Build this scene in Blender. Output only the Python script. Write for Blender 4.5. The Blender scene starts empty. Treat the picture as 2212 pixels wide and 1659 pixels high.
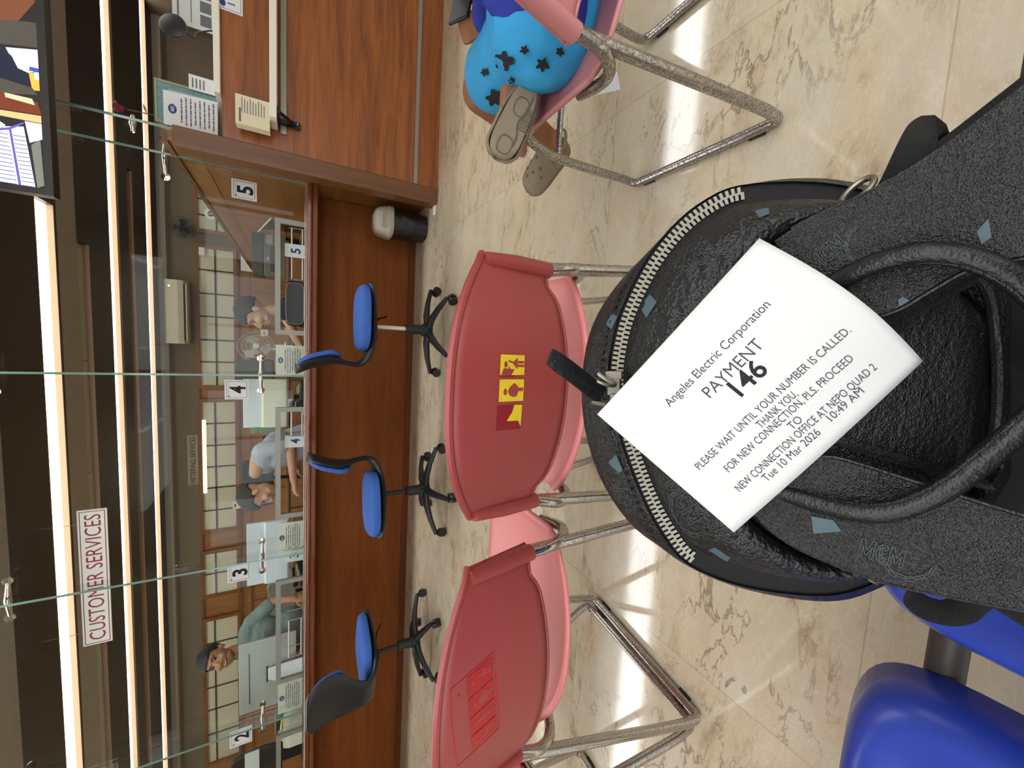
import bpy, bmesh, math, random
from mathutils import Vector as V, Matrix, Euler, Quaternion
from mathutils.bvhtree import BVHTree
random.seed(7)
S = bpy.context.scene
COL = S.collection
PI = math.pi

# ------------------------------------------------------------------ camera (phone held sideways: rolled a quarter turn)
FPX, CAM_Z = 860.0, 0.90
PITCH, YAW, ROLL = math.radians(28.479), math.radians(6.2), math.radians(-0.157)
_cp, _sp, _cy, _sy = math.cos(PITCH), math.sin(PITCH), math.cos(YAW), math.sin(YAW)
_R = V((_cy, _sy, 0)); _F0 = V((-_sy, _cy, 0)); _Z = V((0, 0, 1))
FWD = _F0 * _cp - _Z * _sp
_D = -_F0 * _sp - _Z * _cp
RGT = _R * math.cos(ROLL) + _D * math.sin(ROLL)
DWN = -_R * math.sin(ROLL) + _D * math.cos(ROLL)
EYE = V((0, 0, CAM_Z))
cam_data = bpy.data.cameras.new('camera')
cam = bpy.data.objects.new('camera', cam_data); COL.objects.link(cam)
m = Matrix.Identity(4)
for i in range(3):
    m[i][0], m[i][1], m[i][2] = DWN[i], RGT[i], -FWD[i]
m[0][3], m[1][3], m[2][3] = EYE
cam.matrix_world = m
cam_data.sensor_fit = 'HORIZONTAL'; cam_data.sensor_width = 36.0
cam_data.lens = 36.0 * FPX / 2212.0
cam_data.clip_start = 0.01; cam_data.clip_end = 60
S.camera = cam

# ------------------------------------------------------------------ exposure, world
S.view_settings.view_transform = 'Standard'
S.view_settings.look = 'None'
S.view_settings.exposure = 0.0
S.view_settings.gamma = 1.0
S.view_settings.use_curve_mapping = False
w = bpy.data.worlds.new('world'); S.world = w; w.use_nodes = True
w.node_tree.nodes['Background'].inputs[0].default_value = (0.9, 0.92, 1.0, 1)
w.node_tree.nodes['Background'].inputs[1].default_value = 0.12
try:
    S.cycles.max_bounces = 8; S.cycles.transparent_max_bounces = 16
    S.cycles.diffuse_bounces = 3; S.cycles.glossy_bounces = 4
    S.cycles.sample_clamp_indirect = 4.0
    S.cycles.caustics_reflective = False; S.cycles.caustics_refractive = False
    S.cycles.use_denoising = True
except Exception:
    pass

# strengths of the luminous ceiling coves (built first, below), with an added unseen one over the seats
CEIL = 2.8
LUM_FRONT, LUM_SEATFILL, LUM_OFFICE, LUM_SPOT, LUM_DAY = 9.0, 3.7, 4.2, 230.0, 4.0

# ------------------------------------------------------------------ pixel -> place helpers
def ray(px, py):
    return FWD + DWN * ((px - 1106.0) / FPX) + RGT * ((1659.0 - py - 829.5) / FPX)
def at(px, py, x=None, y=None, z=None, t=None):
    d = ray(px, py)
    if x is not None: k = x / d.x
    elif y is not None: k = y / d.y
    elif z is not None: k = (z - CAM_Z) / d.z
    else: k = t
    return EYE + d * k

# ------------------------------------------------------------------ materials
def lin(c):
    return tuple((v / 12.92 if v <= 0.04045 else ((v + 0.055) / 1.055) ** 2.4) for v in (q / 255.0 for q in c))
def _new(name):
    mt = bpy.data.materials.new(name); mt.use_nodes = True
    nt = mt.node_tree; b = nt.nodes['Principled BSDF']
    return mt, nt, b
def mat(name, rgb, rough=0.5, metal=0.0, bump=0.0, bscale=200.0, var=0.0, vscale=8.0, coat=0.0, spec=0.5, emit=0.0):
    mt, nt, b = _new(name)
    c = lin(rgb)
    b.inputs['Base Color'].default_value = (*c, 1)
    b.inputs['Roughness'].default_value = rough
    b.inputs['Metallic'].default_value = metal
    b.inputs['Specular IOR Level'].default_value = spec
    if coat: b.inputs['Coat Weight'].default_value = coat; b.inputs['Coat Roughness'].default_value = 0.1
    if emit:
        b.inputs['Emission Color'].default_value = (*c, 1); b.inputs['Emission Strength'].default_value = emit
    tc = nt.nodes.new('ShaderNodeTexCoord')
    n = nt.nodes.new('ShaderNodeTexNoise'); n.inputs['Scale'].default_value = vscale; n.inputs['Detail'].default_value = 4
    nt.links.new(tc.outputs['Object'], n.inputs['Vector'])
    r = nt.nodes.new('ShaderNodeValToRGB')
    v = max(var, 0.02)
    r.color_ramp.elements[0].position = 0.3; r.color_ramp.elements[1].position = 0.7
    r.color_ramp.elements[0].color = tuple(q * (1 - v) for q in c) + (1,)
    r.color_ramp.elements[1].color = tuple(min(1, q * (1 + v)) for q in c) + (1,)
    nt.links.new(n.outputs['Fac'], r.inputs['Fac']); nt.links.new(r.outputs['Color'], b.inputs['Base Color'])
    if bump:
        n2 = nt.nodes.new('ShaderNodeTexNoise'); n2.inputs['Scale'].default_value = bscale; n2.inputs['Detail'].default_value = 3
        bp = nt.nodes.new('ShaderNodeBump'); bp.inputs['Strength'].default_value = bump; bp.inputs['Distance'].default_value = 0.002
        nt.links.new(tc.outputs['Object'], n2.inputs['Vector'])
        nt.links.new(n2.outputs['Fac'], bp.inputs['Height']); nt.links.new(bp.outputs['Normal'], b.inputs['Normal'])
    return mt
def wood(name, c1, c2, axis='X', scale=1.0, rough=0.35, stretch=14.0, coat=0.0, spec=0.5):
    mt, nt, b = _new(name)
    tc = nt.nodes.new('ShaderNodeTexCoord'); mp = nt.nodes.new('ShaderNodeMapping')
    sc = [18.0 * scale] * 3; sc['XYZ'.index(axis)] = 18.0 * scale / stretch
    mp.inputs['Scale'].default_value = sc
    nt.links.new(tc.outputs['Object'], mp.inputs['Vector'])
    n = nt.nodes.new('ShaderNodeTexNoise'); n.inputs['Scale'].default_value = 1.0; n.inputs['Detail'].default_value = 8; n.inputs['Roughness'].default_value = 0.65
    n.inputs['Distortion'].default_value = 0.6
    nt.links.new(mp.outputs['Vector'], n.inputs['Vector'])
    n3 = nt.nodes.new('ShaderNodeTexNoise'); n3.inputs['Scale'].default_value = 6.0; n3.inputs['Detail'].default_value = 3
    nt.links.new(mp.outputs['Vector'], n3.inputs['Vector'])
    mx = nt.nodes.new('ShaderNodeMath'); mx.operation = 'MULTIPLY_ADD'; mx.inputs[1].default_value = 0.3
    nt.links.new(n3.outputs['Fac'], mx.inputs[0]); 
    sb = nt.nodes.new('ShaderNodeMath'); sb.operation = 'SUBTRACT'; sb.inputs[1].default_value = 0.15
    nt.links.new(n.outputs['Fac'], sb.inputs[0]); nt.links.new(sb.outputs[0], mx.inputs[2])
    r = nt.nodes.new('ShaderNodeValToRGB')
    r.color_ramp.elements[0].position = 0.32; r.color_ramp.elements[1].position = 0.68
    r.color_ramp.elements[0].color = (*lin(c1), 1); r.color_ramp.elements[1].color = (*lin(c2), 1)
    nt.links.new(mx.outputs[0], r.inputs['Fac']); nt.links.new(r.outputs['Color'], b.inputs['Base Color'])
    b.inputs['Roughness'].default_value = rough; b.inputs['Specular IOR Level'].default_value = spec
    if coat: b.inputs['Coat Weight'].default_value = coat; b.inputs['Coat Roughness'].default_value = 0.12
    return mt
def emitter(name, rgb, strength):
    mt, nt, b = _new(name)
    b.inputs['Base Color'].default_value = (*lin(rgb), 1); b.inputs['Roughness'].default_value = 0.6
    b.inputs['Emission Color'].default_value = (*lin(rgb), 1); b.inputs['Emission Strength'].default_value = strength
    return mt
def glass(name, tint=(0.90, 0.95, 0.92), refl=1.0):
    mt, nt, b = _new(name); nt.nodes.remove(b)
    out = nt.nodes['Material Output']
    tr = nt.nodes.new('ShaderNodeBsdfTransparent'); tr.inputs[0].default_value = (*tint, 1)
    gl = nt.nodes.new('ShaderNodeBsdfGlossy'); gl.inputs['Roughness'].default_value = 0.02; gl.inputs[0].default_value = (1, 1, 1, 1)
    fr = nt.nodes.new('ShaderNodeFresnel'); fr.inputs['IOR'].default_value = 1.45
    mx = nt.nodes.new('ShaderNodeMixShader')
    ml = nt.nodes.new('ShaderNodeMath'); ml.operation = 'MULTIPLY'; ml.inputs[1].default_value = refl; nt.links.new(fr.outputs[0], ml.inputs[0])
    nt.links.new(ml.outputs[0], mx.inputs[0]); nt.links.new(tr.outputs[0], mx.inputs[1]); nt.links.new(gl.outputs[0], mx.inputs[2])
    nt.links.new(mx.outputs[0], out.inputs['Surface'])
    return mt
def marble(name):
    mt, nt, b = _new(name)
    N = nt.nodes.new; L = nt.links.new
    tc = N('ShaderNodeTexCoord')
    # per-tile offset so veins break at the joints
    sx = N('ShaderNodeSeparateXYZ'); L(tc.outputs['Object'], sx.inputs[0])
    T = 0.777
    def tile(sock, off):
        a = N('ShaderNodeMath'); a.operation = 'SUBTRACT'; a.inputs[1].default_value = off; L(sock, a.inputs[0])
        d = N('ShaderNodeMath'); d.operation = 'DIVIDE'; d.inputs[1].default_value = T; L(a.outputs[0], d.inputs[0])
        f = N('ShaderNodeMath'); f.operation = 'FLOOR'; L(d.outputs[0], f.inputs[0])
        fr = N('ShaderNodeMath'); fr.operation = 'FRACT'; L(d.outputs[0], fr.inputs[0])
        c = N('ShaderNodeMath'); c.operation = 'SUBTRACT'; c.inputs[1].default_value = 0.5; L(fr.outputs[0], c.inputs[0])
        ab = N('ShaderNodeMath'); ab.operation = 'ABSOLUTE'; L(c.outputs[0], ab.inputs[0])
        g = N('ShaderNodeMath'); g.operation = 'GREATER_THAN'; g.inputs[1].default_value = 0.5 - 0.0018; L(ab.outputs[0], g.inputs[0])
        return f.outputs[0], g.outputs[0]
    fx, gx = tile(sx.outputs[0], 0.757 - T * 4)
    fy, gy = tile(sx.outputs[1], 1.052 - T * 6)
    cb = N('ShaderNodeCombineXYZ'); L(fx, cb.inputs[0]); L(fy, cb.inputs[1])
    wn = N('ShaderNodeTexWhiteNoise'); wn.noise_dimensions = '3D'; L(cb.outputs[0], wn.inputs['Vector'])
    vs = N('ShaderNodeVectorMath'); vs.operation = 'SCALE'; vs.inputs['Scale'].default_value = 20.0; L(wn.outputs['Color'], vs.inputs[0])
    va = N('ShaderNodeVectorMath'); va.operation = 'ADD'; L(tc.outputs['Object'], va.inputs[0]); L(vs.outputs[0], va.inputs[1])
    # warp
    mp = N('ShaderNodeMapping'); mp.inputs['Rotation'].default_value = (0, 0, 0.5); mp.inputs['Scale'].default_value = (1.0, 2.1, 1.0)
    L(va.outputs[0], mp.inputs['Vector'])
    base = N('ShaderNodeTexNoise'); base.inputs['Scale'].default_value = 3.2; base.inputs['Detail'].default_value = 9; base.inputs['Roughness'].default_value = 0.72; base.inputs['Distortion'].default_value = 0.35
    L(mp.outputs[0], base.inputs['Vector'])
    r1 = N('ShaderNodeValToRGB'); e = r1.color_ramp
    e.elements[0].position = 0.27; e.elements[0].color = (*lin((150, 122, 92)), 1)
    e.elements[1].position = 0.72; e.elements[1].color = (*lin((216, 206, 184)), 1)
    q = e.elements.new(0.44); q.color = (*lin((204, 188, 158)), 1)
    L(base.outputs['Fac'], r1.inputs['Fac'])
    # fine veins
    v1 = N('ShaderNodeTexNoise'); v1.inputs['Scale'].default_value = 4.2; v1.inputs['Detail'].default_value = 10; v1.inputs['Roughness'].default_value = 0.6; v1.inputs['Distortion'].default_value = 0.55
    L(mp.outputs[0], v1.inputs['Vector'])
    s1 = N('ShaderNodeMath'); s1.operation = 'SUBTRACT'; s1.inputs[1].default_value = 0.5; L(v1.outputs['Fac'], s1.inputs[0])
    a1 = N('ShaderNodeMath'); a1.operation = 'ABSOLUTE'; L(s1.outputs[0], a1.inputs[0])
    r2 = N('ShaderNodeValToRGB'); r2.color_ramp.elements[0].position = 0.0; r2.color_ramp.elements[0].color = (1, 1, 1, 1)
    r2.color_ramp.elements[1].position = 0.020; r2.color_ramp.elements[1].color = (0, 0, 0, 1)
    L(a1.outputs[0], r2.inputs['Fac'])
    msk = N('ShaderNodeTexNoise'); msk.inputs['Scale'].default_value = 2.3; msk.inputs['Detail'].default_value = 3; L(va.outputs[0], msk.inputs['Vector'])
    r3 = N('ShaderNodeValToRGB'); r3.color_ramp.elements[0].position = 0.42; r3.color_ramp.elements[1].position = 0.66
    L(msk.outputs['Fac'], r3.inputs['Fac'])
    mm = N('ShaderNodeMath'); mm.operation = 'MULTIPLY'; L(r2.outputs['Color'], mm.inputs[0]); L(r3.outputs['Color'], mm.inputs[1])
    m2 = N('ShaderNodeMath'); m2.operation = 'MULTIPLY'; m2.inputs[1].default_value = 0.75; L(mm.outputs[0], m2.inputs[0])
    mix = N('ShaderNodeMixRGB'); mix.inputs[2].default_value = (*lin((112, 84, 58)), 1)
    L(m2.outputs[0], mix.inputs[0]); L(r1.outputs['Color'], mix.inputs[1])
    # pale flecks
    v2 = N('ShaderNodeTexNoise'); v2.inputs['Scale'].default_value = 11; v2.inputs['Detail'].default_value = 8; v2.inputs['Distortion'].default_value = 2.0; L(mp.outputs[0], v2.inputs['Vector'])
    s2 = N('ShaderNodeMath'); s2.operation = 'SUBTRACT'; s2.inputs[1].default_value = 0.52; L(v2.outputs['Fac'], s2.inputs[0])
    a2 = N('ShaderNodeMath'); a2.operation = 'ABSOLUTE'; L(s2.outputs[0], a2.inputs[0])
    r4 = N('ShaderNodeValToRGB'); r4.color_ramp.elements[0].color = (0.22, 0.22, 0.22, 1); r4.color_ramp.elements[1].position = 0.03; r4.color_ramp.elements[1].color = (0, 0, 0, 1)
    L(a2.outputs[0], r4.inputs['Fac'])
    mix2 = N('ShaderNodeMixRGB'); mix2.inputs[2].default_value = (*lin((238, 228, 204)), 1); L(r4.outputs['Color'], mix2.inputs[0]); L(mix.outputs[0], mix2.inputs[1])
    gm = N('ShaderNodeMath'); gm.operation = 'MAXIMUM'; L(gx, gm.inputs[0]); L(gy, gm.inputs[1])
    gs = N('ShaderNodeMath'); gs.operation = 'MULTIPLY'; gs.inputs[1].default_value = 0.35; L(gm.outputs[0], gs.inputs[0])
    mix3 = N('ShaderNodeMixRGB'); mix3.inputs[2].default_value = (*lin((130, 108, 82)), 1); L(gs.outputs[0], mix3.inputs[0]); L(mix2.outputs[0], mix3.inputs[1])
    L(mix3.outputs[0], b.inputs['Base Color'])
    b.inputs['Roughness'].default_value = 0.075
    b.inputs['Specular IOR Level'].default_value = 0.75
    return mt
def leather(name, rgb, rough=0.42, scale=260, strength=0.5, wr=0.0):
    mt, nt, b = _new(name); N = nt.nodes.new; L = nt.links.new
    b.inputs['Base Color'].default_value = (*lin(rgb), 1); b.inputs['Roughness'].default_value = rough
    tc = N('ShaderNodeTexCoord')
    v = N('ShaderNodeTexVoronoi'); v.inputs['Scale'].default_value = scale * 3; L(tc.outputs['Object'], v.inputs['Vector'])
    n = N('ShaderNodeTexNoise'); n.inputs['Scale'].default_value = scale; n.inputs['Detail'].default_value = 4; L(tc.outputs['Object'], n.inputs['Vector'])
    mp = N('ShaderNodeMapping'); mp.inputs['Scale'].default_value = (0.35, 1.0, 1.3); mp.inputs['Rotation'].default_value = (0, 0.5, 0.3); L(tc.outputs['Object'], mp.inputs['Vector'])
    w = N('ShaderNodeTexNoise'); w.inputs['Scale'].default_value = 190; w.inputs['Detail'].default_value = 2; w.inputs['Distortion'].default_value = 0.4; L(mp.outputs[0], w.inputs['Vector'])
    a = N('ShaderNodeMath'); a.operation = 'MULTIPLY_ADD'; a.inputs[1].default_value = 0.35; L(v.outputs['Distance'], a.inputs[0]); L(n.outputs['Fac'], a.inputs[2])
    c = N('ShaderNodeMath'); c.operation = 'MULTIPLY_ADD'; c.inputs[1].default_value = wr; L(w.outputs['Fac'], c.inputs[0]); L(a.outputs[0], c.inputs[2])
    bp = N('ShaderNodeBump'); bp.inputs['Strength'].default_value = strength; bp.inputs['Distance'].default_value = 0.0015
    L(c.outputs[0], bp.inputs['Height']); L(bp.outputs['Normal'], b.inputs['Normal'])
    return mt
def worn_chrome(name, rust):
    mt, nt, b = _new(name); N = nt.nodes.new; L = nt.links.new
    b.inputs['Metallic'].default_value = 1.0
    tc = N('ShaderNodeTexCoord')
    n = N('ShaderNodeTexNoise'); n.inputs['Scale'].default_value = 260; n.inputs['Detail'].default_value = 8; n.inputs['Roughness'].default_value = 0.75; L(tc.outputs['Object'], n.inputs['Vector'])
    r = N('ShaderNodeValToRGB'); r.color_ramp.elements[0].position = 0.52 - rust; r.color_ramp.elements[1].position = 0.72 - rust
    r.color_ramp.elements[0].color = (0.50, 0.48, 0.46, 1); r.color_ramp.elements[1].color = (0.15, 0.115, 0.085, 1)
    L(n.outputs['Fac'], r.inputs['Fac']); L(r.outputs['Color'], b.inputs['Base Color'])
    r2 = N('ShaderNodeValToRGB'); r2.color_ramp.elements[0].position = 0.5 - rust; r2.color_ramp.elements[1].position = 0.62 - rust
    r2.color_ramp.elements[0].color = (0.13,) * 3 + (1,); r2.color_ramp.elements[1].color = (0.5,) * 3 + (1,)
    L(n.outputs['Fac'], r2.inputs['Fac']); L(r2.outputs['Color'], b.inputs['Roughness'])
    return mt

# ------------------------------------------------------------------ mesh helpers
class MB:
    def __init__(self): self.bm = bmesh.new(); self.mi = 0
    def _f(self, vs):
        try:
            f = self.bm.faces.new(vs); f.material_index = self.mi; return f
        except ValueError: return None
    def v(self, p): return self.bm.verts.new(p)
    def poly(self, pts): return self._f([self.v(p) for p in pts])
    def box(self, c, s, rot=None, M=None):
        c = V(c); h = V(s) / 2; R = rot.to_matrix() if isinstance(rot, (Euler, Quaternion)) else (Euler(rot).to_matrix() if rot else Matrix.Identity(3))
        vs = []
        for x in (-1, 1):
            for y in (-1, 1):
                for z in (-1, 1):
                    p = c + R @ V((x * h.x, y * h.y, z * h.z))
                    vs.append(self.v(M @ p if M else p))
        for q in ((0, 1, 3, 2), (4, 6, 7, 5), (0, 4, 5, 1), (2, 3, 7, 6), (0, 2, 6, 4), (1, 5, 7, 3)): self._f([vs[i] for i in q])
        return self
    def bx(self, x0, x1, y0, y1, z0, z1):
        return self.box(((x0 + x1) / 2, (y0 + y1) / 2, (z0 + z1) / 2), (abs(x1 - x0), abs(y1 - y0), abs(z1 - z0)))
    def loft(self, rings, closed=True, cap=True, loop=False):
        rv = [[self.v(p) for p in r] for r in rings]
        n = len(rv[0]); m_ = len(rv)
        for i in range(m_ if loop else m_ - 1):
            a, b = rv[i], rv[(i + 1) % m_]
            for j in range(n if closed else n - 1):
                k = (j + 1) % n
                self._f([a[j], a[k], b[k], b[j]])
        if cap and not loop and closed:
            self._f(list(reversed(rv[0]))); self._f(rv[-1])
        return rv
    def tube(self, path, r, n=10, cap=True, closed=False, flat=None, up=None):
        path = [V(p) for p in path]; m_ = len(path)
        rr = r if isinstance(r, (list, tuple)) else [r] * m_
        rings = []; prev = None
        for i in range(m_):
            if closed: tg = path[(i + 1) % m_] - path[i - 1]
            else: tg = path[min(i + 1, m_ - 1)] - path[max(i - 1, 0)]
            tg.normalize()
            if prev is None:
                u = V(up) if up else (V((0, 0, 1)) if abs(tg.z) < 0.9 else V((1, 0, 0)))
            else: u = prev
            u = (u - tg * u.dot(tg)); u.normalize(); prev = u
            s = tg.cross(u)
            a, b = (rr[i], rr[i]) if flat is None else (rr[i] * flat[0], rr[i] * flat[1])
            rings.append([path[i] + s * (a * math.cos(2 * PI * k / n)) + u * (b * math.sin(2 * PI * k / n)) for k in range(n)])
        self.loft(rings, True, cap, loop=closed); return self
    def lathe(self, prof, c=(0, 0, 0), n=24, M=None):
        c = V(c); rings = []
        for r, z in prof:
            ring = []
            for k in range(n):
                p = c + V((max(r, 1e-5) * math.cos(2 * PI * k / n), max(r, 1e-5) * math.sin(2 * PI * k / n), z))
                ring.append(M @ p if M else p)
            rings.append(ring)
        self.loft(rings, True, True); return self
    def grid(self, fn, nu, nv, wu=False):
        g = [[self.v(fn(i / nu, j / nv)) for j in range(nv + 1)] for i in range(nu if wu else nu + 1)]
        for i in range(nu):
            a = g[i]; b = g[(i + 1) % len(g)]
            for j in range(nv): self._f([a[j], b[j], b[j + 1], a[j + 1]])
        return self
    def prism(self, pts, off):
        """closed polygon pts (3D) extruded by vector off"""
        off = V(off); a = [self.v(p) for p in pts]; b = [self.v(V(p) + off) for p in pts]; n = len(a)
        self._f(list(reversed(a))); self._f(b)
        for i in range(n): self._f([a[i], a[(i + 1) % n], b[(i + 1) % n], b[i]])
        return self
    def ell(self, c, r, rot=None, n=14, mm=10, fn=None):
        c = V(c); R = Euler(rot).to_matrix() if rot else Matrix.Identity(3)
        r = V(r) if not isinstance(r, (int, float)) else V((r, r, r))
        top = None; rings = []
        for i in range(1, mm):
            th = PI * i / mm
            rings.append([c + R @ V((r.x * math.sin(th) * math.cos(2 * PI * k / n), r.y * math.sin(th) * math.sin(2 * PI * k / n), r.z * math.cos(th))) for k in range(n)])
        rv = self.loft(rings, True, False)
        t = self.v(c + R @ V((0, 0, r.z))); b = self.v(c - R @ V((0, 0, r.z)))
        for k in range(n):
            self._f([t, rv[0][k], rv[0][(k + 1) % n]]); self._f([b, rv[-1][(k + 1) % n], rv[-1][k]])
        return self
    def cap(self, a, b, ra, rb=None, n=12):
        rb = ra if rb is None else rb
        a, b = V(a), V(b); d = b - a; L = max(d.length, 1e-6); d.normalize()
        path, rad = [], []
        for q in (-0.98, -0.8, -0.5): path.append(a + d * ra * q); rad.append(ra * math.sqrt(1 - q * q))
        path.append(a); rad.append(ra); path.append(b); rad.append(rb)
        for q in (0.5, 0.8, 0.98): path.append(b + d * rb * q); rad.append(rb * math.sqrt(1 - q * q))
        return self.tube(path, rad, n)
    def add_mesh(self, vs, fs, M=None):
        nv = [self.v(M @ V(p) if M else p) for p in vs]
        for f in fs: self._f([nv[i] for i in f])
        return self

def spline(pts, n=8, closed=False):
    """Catmull-Rom through points (tuples of any length)"""
    P = [V(p) for p in pts]; out = []; m_ = len(P)
    for i in range(m_ if closed else m_ - 1):
        g = lambda k: P[k % m_] if closed else P[min(max(k, 0), m_ - 1)]
        p0, p1, p2, p3 = g(i - 1), g(i), g(i + 1), g(i + 2)
        for j in range(n):
            t = j / n
            out.append(0.5 * ((2 * p1) + (p2 - p0) * t + (2 * p0 - 5 * p1 + 4 * p2 - p3) * t * t + (3 * p1 - p0 - 3 * p2 + p3) * t ** 3))
    if not closed: out.append(P[-1].copy())
    return out
def resample(P, n):
    d = [0.0]
    for a, b in zip(P, P[1:]): d.append(d[-1] + (b - a).length)
    out = []; k = 0
    for i in range(n):
        s = d[-1] * i / (n - 1)
        while k < len(d) - 2 and d[k + 1] < s: k += 1
        f = (s - d[k]) / max(d[k + 1] - d[k], 1e-9); out.append(P[k].lerp(P[k + 1], min(max(f, 0), 1)))
    return out

def obj(name, mb, mats, parent=None, smooth=True, angle=38, bevel=0.0, seg=2, subsurf=0, solid=0.0, recalc=True):
    if recalc: bmesh.ops.recalc_face_normals(mb.bm, faces=mb.bm.faces[:])
    me = bpy.data.meshes.new(name); mb.bm.to_mesh(me); mb.bm.free()
    for mt in (mats if isinstance(mats, (list, tuple)) else [mats]): me.materials.append(mt)
    if smooth and len(me.polygons):
        me.shade_smooth(); me.set_sharp_from_angle(angle=math.radians(angle))
    o = bpy.data.objects.new(name, me); COL.objects.link(o)
    if parent is not None:
        o.parent = parent; o.matrix_parent_inverse = Matrix.Identity(4)
    if solid:
        md = o.modifiers.new('solid', 'SOLIDIFY'); md.thickness = solid; md.offset = 0
    if bevel:
        md = o.modifiers.new('bevel', 'BEVEL'); md.width = bevel; md.segments = seg; md.limit_method = 'ANGLE'; md.angle_limit = math.radians(40); md.harden_normals = False
    if subsurf:
        md = o.modifiers.new('sub', 'SUBSURF'); md.levels = subsurf; md.render_levels = subsurf
    return o
def tag(o, label, cat, group=None, kind=None):
    o['label'] = label; o['category'] = cat
    if group: o['group'] = group
    if kind: o['kind'] = kind
    return o
def thing(name, label, cat, loc=(0, 0, 0), rz=0.0, group=None):
    o = bpy.data.objects.new(name, None); COL.objects.link(o); o.empty_display_size = 0.1
    o.location = loc; o.rotation_euler = (0, 0, rz)
    return tag(o, label, cat, group)
def structure(name, mb, mats, parent=None, **k):
    o = obj(name, mb, mats, parent, **k)
    if parent is None: o['kind'] = 'structure'
    return o
def copy_tree(o, parent=None):
    c = o.copy(); COL.objects.link(c)
    if parent is not None: c.parent = parent; c.matrix_parent_inverse = Matrix.Identity(4)
    for ch in list(o.children): copy_tree(ch, c)
    return c
def remeshed(mb, voxel, smooth_it=6, factor=0.5):
    """union of overlapping closed pieces as one continuous surface, returned as a mesh-builder"""
    bmesh.ops.recalc_face_normals(mb.bm, faces=mb.bm.faces[:])
    me = bpy.data.meshes.new('tmp'); mb.bm.to_mesh(me); mb.bm.free()
    o = bpy.data.objects.new('tmp', me); COL.objects.link(o)
    r = o.modifiers.new('r', 'REMESH'); r.mode = 'VOXEL'; r.voxel_size = voxel
    s = o.modifiers.new('s', 'SMOOTH'); s.factor = factor; s.iterations = smooth_it
    dg = bpy.context.evaluated_depsgraph_get(); dg.update()
    m2 = bpy.data.meshes.new_from_object(o.evaluated_get(dg))
    bpy.data.objects.remove(o); bpy.data.meshes.remove(me)
    out = MB(); out.bm.from_mesh(m2); bpy.data.meshes.remove(m2)
    return out
_tc = {}
def text_geo(s, outline=0.0, bold=0.0, space=1.0):
    key = (s, outline, bold, space)
    if key in _tc: return _tc[key]
    cu = bpy.data.curves.new('txt', 'FONT'); cu.body = s; cu.size = 1.0; cu.resolution_u = 3; cu.space_character = space
    cu.align_x = 'LEFT'; cu.align_y = 'BOTTOM_BASELINE'; cu.offset = bold
    if outline: cu.fill_mode = 'NONE'; cu.bevel_depth = outline; cu.bevel_resolution = 0
    o = bpy.data.objects.new('txt', cu); COL.objects.link(o)
    dg = bpy.context.evaluated_depsgraph_get(); dg.update()
    me = bpy.data.meshes.new_from_object(o.evaluated_get(dg))
    vs = [v.co.copy() for v in me.vertices]; fs = [tuple(p.vertices) for p in me.polygons]
    bpy.data.objects.remove(o); bpy.data.curves.remove(cu); bpy.data.meshes.remove(me)
    _tc[key] = (vs, fs); return vs, fs
def put_text(mb, s, origin, ex, ey, width, height, off=None, bold=0.0, align='C', space=1.0, outline=0.0):
    """text with its baseline centre/left at origin; ex, ey unit vectors; fitted to width x cap height"""
    vs, fs = text_geo(s, outline, bold, space)
    x0 = min(v.x for v in vs); x1 = max(v.x for v in vs)
    sx = width / (x1 - x0); sy = height / 0.70
    ex, ey, origin = V(ex), V(ey), V(origin)
    n = ex.cross(ey)
    sh = {'C': (x0 + x1) / 2, 'L': x0, 'R': x1}[align]
    mb.add_mesh([origin + ex * ((v.x - sh) * sx) + ey * (v.y * sy) + n * ((off or 0.0) + v.z * sx) for v in vs], fs)
    return mb
# ================================================================== palette
W_RED = wood('reddish veneer', (108, 55, 18), (162, 92, 36), 'X', 1.0, 0.38, 16, coat=0.15)
W_CNT = wood('counter front veneer', (108, 54, 14), (128, 70, 22), 'X', 0.7, 0.65, 10, spec=0.2)
W_NOSE = wood('polished counter edge', (92, 46, 26), (140, 80, 50), 'X', 1.4, 0.22, 20, coat=0.5)
W_PART = wood('honey partition wood', (136, 86, 38), (166, 110, 54), 'Y', 0.5, 0.4, 10)
W_BACK = wood('office panelling', (128, 82, 38), (160, 108, 54), 'Z', 0.6, 0.42, 10)
W_MOLD = wood('office moulding', (104, 62, 28), (134, 84, 42), 'X', 0.8, 0.4, 12)
W_POST = wood('end board wood', (92, 56, 26), (120, 76, 38), 'Z', 0.8, 0.4, 14)
M_DARKCEIL = mat('dark brown ceiling laminate', (48, 37, 33), 0.45, var=0.04)
M_GREYCEIL = mat('grey ceiling board', (176, 164, 154), 0.75, var=0.05)
M_FRONTCEIL = mat('cream ceiling board', (214, 206, 192), 0.8)
M_PEACH = mat('cove board', (192, 154, 130), 0.6, var=0.05)
M_WALL = mat('cream wall paint', (216, 206, 188), 0.8)
M_DKWALL = mat('taupe wall paint', (112, 100, 84), 0.75, var=0.05)
M_GREYTRIM = mat('grey trim paint', (158, 148, 134), 0.7)
M_WHITE = mat('white laminate', (232, 226, 210), 0.4)
M_STEEL = mat('brushed metal', (150, 146, 138), 0.35, metal=0.85)
M_ALU = mat('satin aluminium frame', (150, 150, 138), 0.5, metal=0.3)
M_CHROME = mat('chrome', (205, 200, 190), 0.08, metal=1.0)
M_GLASS = glass('clear glass', (0.95, 0.975, 0.955), 0.20)
M_GFIN = glass('clear fin glass', (0.95, 0.97, 0.96), 0.15)
M_GEDGE = mat('green glass edge', (120, 150, 138), 0.15, spec=0.8)
M_BLACK = mat('black plastic', (24, 24, 25), 0.4)
M_BLACKM = mat('black metal', (18, 18, 18), 0.3, metal=0.4)
M_PAPER = mat('white paper', (226, 225, 222), 0.85)
M_INK = mat('black ink', (26, 24, 30), 0.8)
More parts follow.
